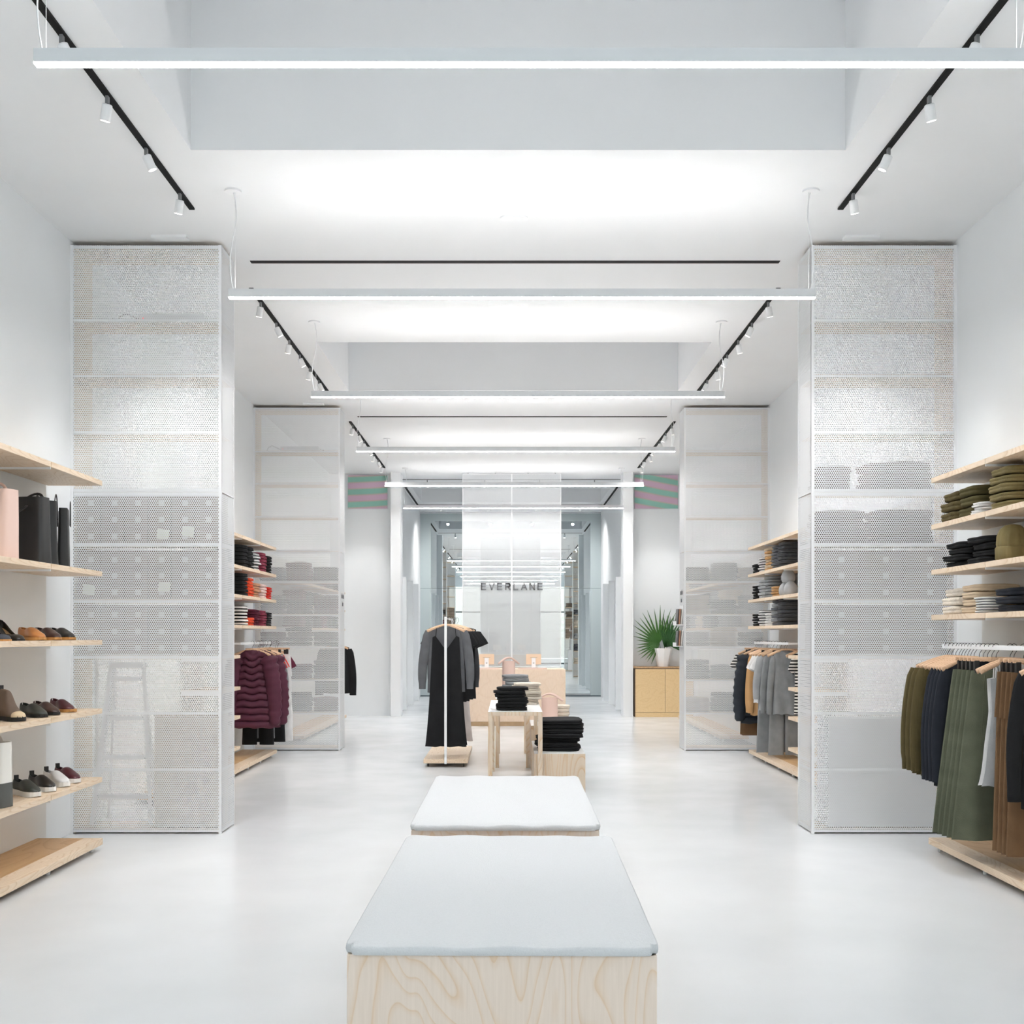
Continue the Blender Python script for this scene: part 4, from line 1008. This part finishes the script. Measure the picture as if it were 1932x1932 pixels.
def frond(cx, cz, yaw, a0, a1, nb, rad, mat, seed):
    rnd = random.Random(seed); m = MB()
    for k in range(nb):
        a = R(a0 + (a1 - a0) * k / (nb - 1)) + rnd.uniform(-.03, .03); L2 = rad * rnd.uniform(.9, 1.05) * (.64 + .36 * max(0, sin(a))); wd = .020
        d = Vector((cos(a), 0, sin(a))); n_ = Vector((-sin(a), 0, cos(a))); prev = None; rows = []
        for j in range(7):
            f = j / 6; p = d * L2 * f; wv = wd * min(1, .3 + f * 2.6) * (1 - max(0, f - .35) / .65) ** .8 + .0008
            y_ = -.10 * f + .16 * f * f * .6
            rows.append([tuple(p + n_ * wv + Vector((0, y_ + .008, 0))), tuple(p + Vector((0, y_ - .008, 0))), tuple(p - n_ * wv + Vector((0, y_ + .008, 0)))])
        m.grid(rows)
    # pleated heart where the blades join
    R0 = rad * .26; ring = []; b = len(m.v); m.v.append((0, -.01, 0))
    for k in range(nb * 2 + 1):
        a = R(a0 - 6 + (a1 - a0 + 12) * k / (nb * 2)); m.v.append((cos(a) * R0, -.03 + .014 * (k % 2), sin(a) * R0))
        if k: m.f.append((b, b + k, b + k + 1))
    o = obj('frond', m.mesh('frond', mat, False), t, (cx, -.02, cz), (0, 0, R(yaw)))
    sd = o.modifiers.new('s', 'SOLIDIFY'); sd.thickness = .0015
    obj('stalk', MB().tube([(0, 0, 0), (-cx * .5, .03, -cz * .4), (-cx * .9, .03, -cz + .06)], .006, 6).mesh('stalk', LEAFD, True), o)
frond(-.07, .43, 0, 62, 248, 21, .68, LEAF, 3)
frond(.09, .42, -12, -30, 112, 22, .5, LEAFD, 5)
frond(.03, .36, 6, 15, 105, 16, .44, LEAFD, 9)

def stripes(name, tilt):
    m, N, L, b = newmat(name); v = coords(N, L, (1, 1, 1)); w_ = N.new('ShaderNodeTexWave'); w_.bands_direction = 'Z'
    mp = v.node; mp.inputs['Rotation'].default_value = (0, tilt, 0)
    w_.inputs['Scale'].default_value = 1.42; w_.inputs['Distortion'].default_value = 1.6; w_.inputs['Detail'].default_value = 1; w_.inputs['Detail Scale'].default_value = .5
    L.new(v, w_.inputs[0]); L.new(ramp(N, L, w_.outputs[1], [(.25, lin((140, 190, 176))), (.5, lin((196, 176, 168))), (.75, lin((206, 176, 196)))]), b.inputs['Base Color'])
    b.inputs['Roughness'].default_value = .7; return m
for x0, x1, tl, wd in ((-2.96, -2.235, .04, 'left'), (2.335, 3.13, -.2, 'right')):
    t = thing('wall_painting', 'green and pink striped wavy picture high on the rear %s wall' % wd, 'painting', ((x0 + x1) / 2, YW - .032, 4.14), 0, 'striped pictures')
    bx('canvas', stripes('striped_canvas_' + wd, tl), t, -(x1 - x0) / 2, (x1 - x0) / 2, 0, .03, -.315, .3)
    bx('edge_strip', METAL, t, -(x1 - x0) / 2 - .006, (x1 - x0) / 2 + .006, .004, .031, -.321, -.3151)

for k, z in enumerate((1.62, 1.34)):
    wd = 'upper' if k == 0 else 'lower'
    t = thing('magazine_rack', 'small white %s rack on the side of right farther tower' % wd, 'rack', (2.262, 14.26, z), 0, 'small white wall racks')
    bx('rack_back', METAL, t, 0, .006, -.14, .14, 0, .26); bx('rack_ledge', METAL, t, -.085, -.0001, -.14, .14, 0, .01); bx('rack_lip', METAL, t, -.089, -.0851, -.14, .14, 0, .055)
    for j, (c1, nm) in enumerate((((210, 206, 200), 'pale'), ((172, 128, 104), 'brown'), ((96, 96, 98), 'dark grey'))):
        o = obj('booklet', cached('bk%d' % j, lambda: MB().box(-.006, .006, -.08, .08, 0, .2).mesh('booklet', plain('cover_' + nm.replace(' ', '_'), c1, .6))), None, (2.243 - .022 * j, 14.2 + .03 * j, z + .0118), (0, R(4), 0))
        tag(o, '%s booklet standing in the %s white rack' % (nm, wd), 'booklet', 'booklets in the white racks')
# small grey lettering on the tower sides, too small to read in the photograph
def tiny(x, rows, z, label, s):
    t = thing('tower_lettering', label, 'lettering', (x, 14.27, z), 0, 'small lettering on the towers'); rnd = random.Random(4)
    for i, n_ in enumerate(rows):
        m = MB()
        for k in range(n_):
            yy = (k - n_ / 2) * .034; hgt = .05 if k % 3 else .066
            m.box(0, .002, yy, yy + .007, -i * .1, -i * .1 + hgt); m.box(0, .002, yy + .018, yy + .025, -i * .1, -i * .1 + .045)
            m.box(0, .002, yy + .005, yy + .02, -i * .1 + (.038 if k % 2 else 0), -i * .1 + (.045 if k % 2 else .007))
        obj('text_line', m.mesh('text_line', plain('text_grey', (120, 120, 124), .6)), t)
tiny(-2.169, [7, 3], 1.97, 'two short lines of small grey lettering, left farther tower side', 1)
tiny(2.265, [6, 3, 6], 2.02, 'three short lines of small grey lettering, right farther tower side', 1)

# ------------------------------------------------------------------ two cushioned benches
def bench(cx, y0, y1, x0, x1, rot, label, clabel, h):
    hx = (x1 - x0) / 2; Lb = y1 - y0
    t = thing('bench', label, 'bench', ((x0 + x1) / 2, y0, 0), rot, 'birch box benches')
    bx('bench_box', BENCHW, t, -hx, hx, .02, Lb - .02, 0, h, bevel=.0015)
    nx, ny = 40, 70; m = MB(); W2 = hx + .003; T = .036
    def P(i, j, top):
        u = -1 + 2 * i / nx; v_ = -1 + 2 * j / ny
        ex = (1 - abs(u) ** 40); ey = (1 - abs(v_) ** 60)
        rnd_ = .007 * (1 - min(ex, ey)) if top else 0
        x = u * W2; y = Lb / 2 + v_ * Lb / 2
        cr = max(abs(u), 0) ** 40 * max(abs(v_), 0) ** 60
        x -= .02 * cr * (1 if u > 0 else -1); y -= .03 * cr * (1 if v_ > 0 else -1)
        z = h + .003 + (T - rnd_ + .006 * (1 - u * u) * (1 - v_ * v_) + .0012 * sin(9 * u + 5 * v_) + .0022 * sin(13 * u + 1) * abs(v_) ** 8 if top else 0)
        return (x, y, z)
    tp = [[P(i, j, 1) for i in range(nx + 1)] for j in range(ny + 1)]; bt = [[P(i, j, 0) for i in range(nx + 1)] for j in range(ny + 1)]
    m.grid(tp); m.grid(bt, True)
    edge = lambda g: [g[0][i] for i in range(nx)] + [g[j][nx] for j in range(ny)] + [g[ny][i] for i in range(nx, 0, -1)] + [g[j][0] for j in range(ny, 0, -1)]
    eb, et = edge(bt), edge(tp); c = Vector((0, Lb / 2, 0))
    def bulge(a, b_, f, o):
        x, y = a[0] + (b_[0] - a[0]) * f, a[1] + (b_[1] - a[1]) * f
        sx = o if abs(abs(x) - W2) < .03 else 0; sy = o if (y < .03 or y > Lb - .03) else 0
        return (x + sx * (1 if x > 0 else -1), y + sy * (1 if y > Lb / 2 else -1), a[2] + (b_[2] - a[2]) * f)
    m.loft([[bulge(a, b_, f, o) for a, b_ in zip(eb, et)] for f, o in ((0, 0), (.12, .004), (.5, .007), (.88, .005), (1, 0))], False, False)
    o = obj('bench_cushion', m.mesh('cushion', GREYFELT, True), None, t.location, (0, 0, rot))
    tag(o, clabel, 'cushion', 'grey bench cushions')
BENCHW = wood('bench_birch', (230, 215, 202), (222, 196, 168), (2.1, 2.1, .7), 8, thin=.10)
bench(0, 3.55, 5.51, -.530, .486, R(-.75), 'birch plywood box bench, nearest to the camera', 'light grey wool cushion on the nearest bench', .4495)
bench(0, 5.82, 7.84, -.520, .487, R(-.2), 'birch plywood box bench, second from the camera', 'light grey wool cushion on the second bench', .448)
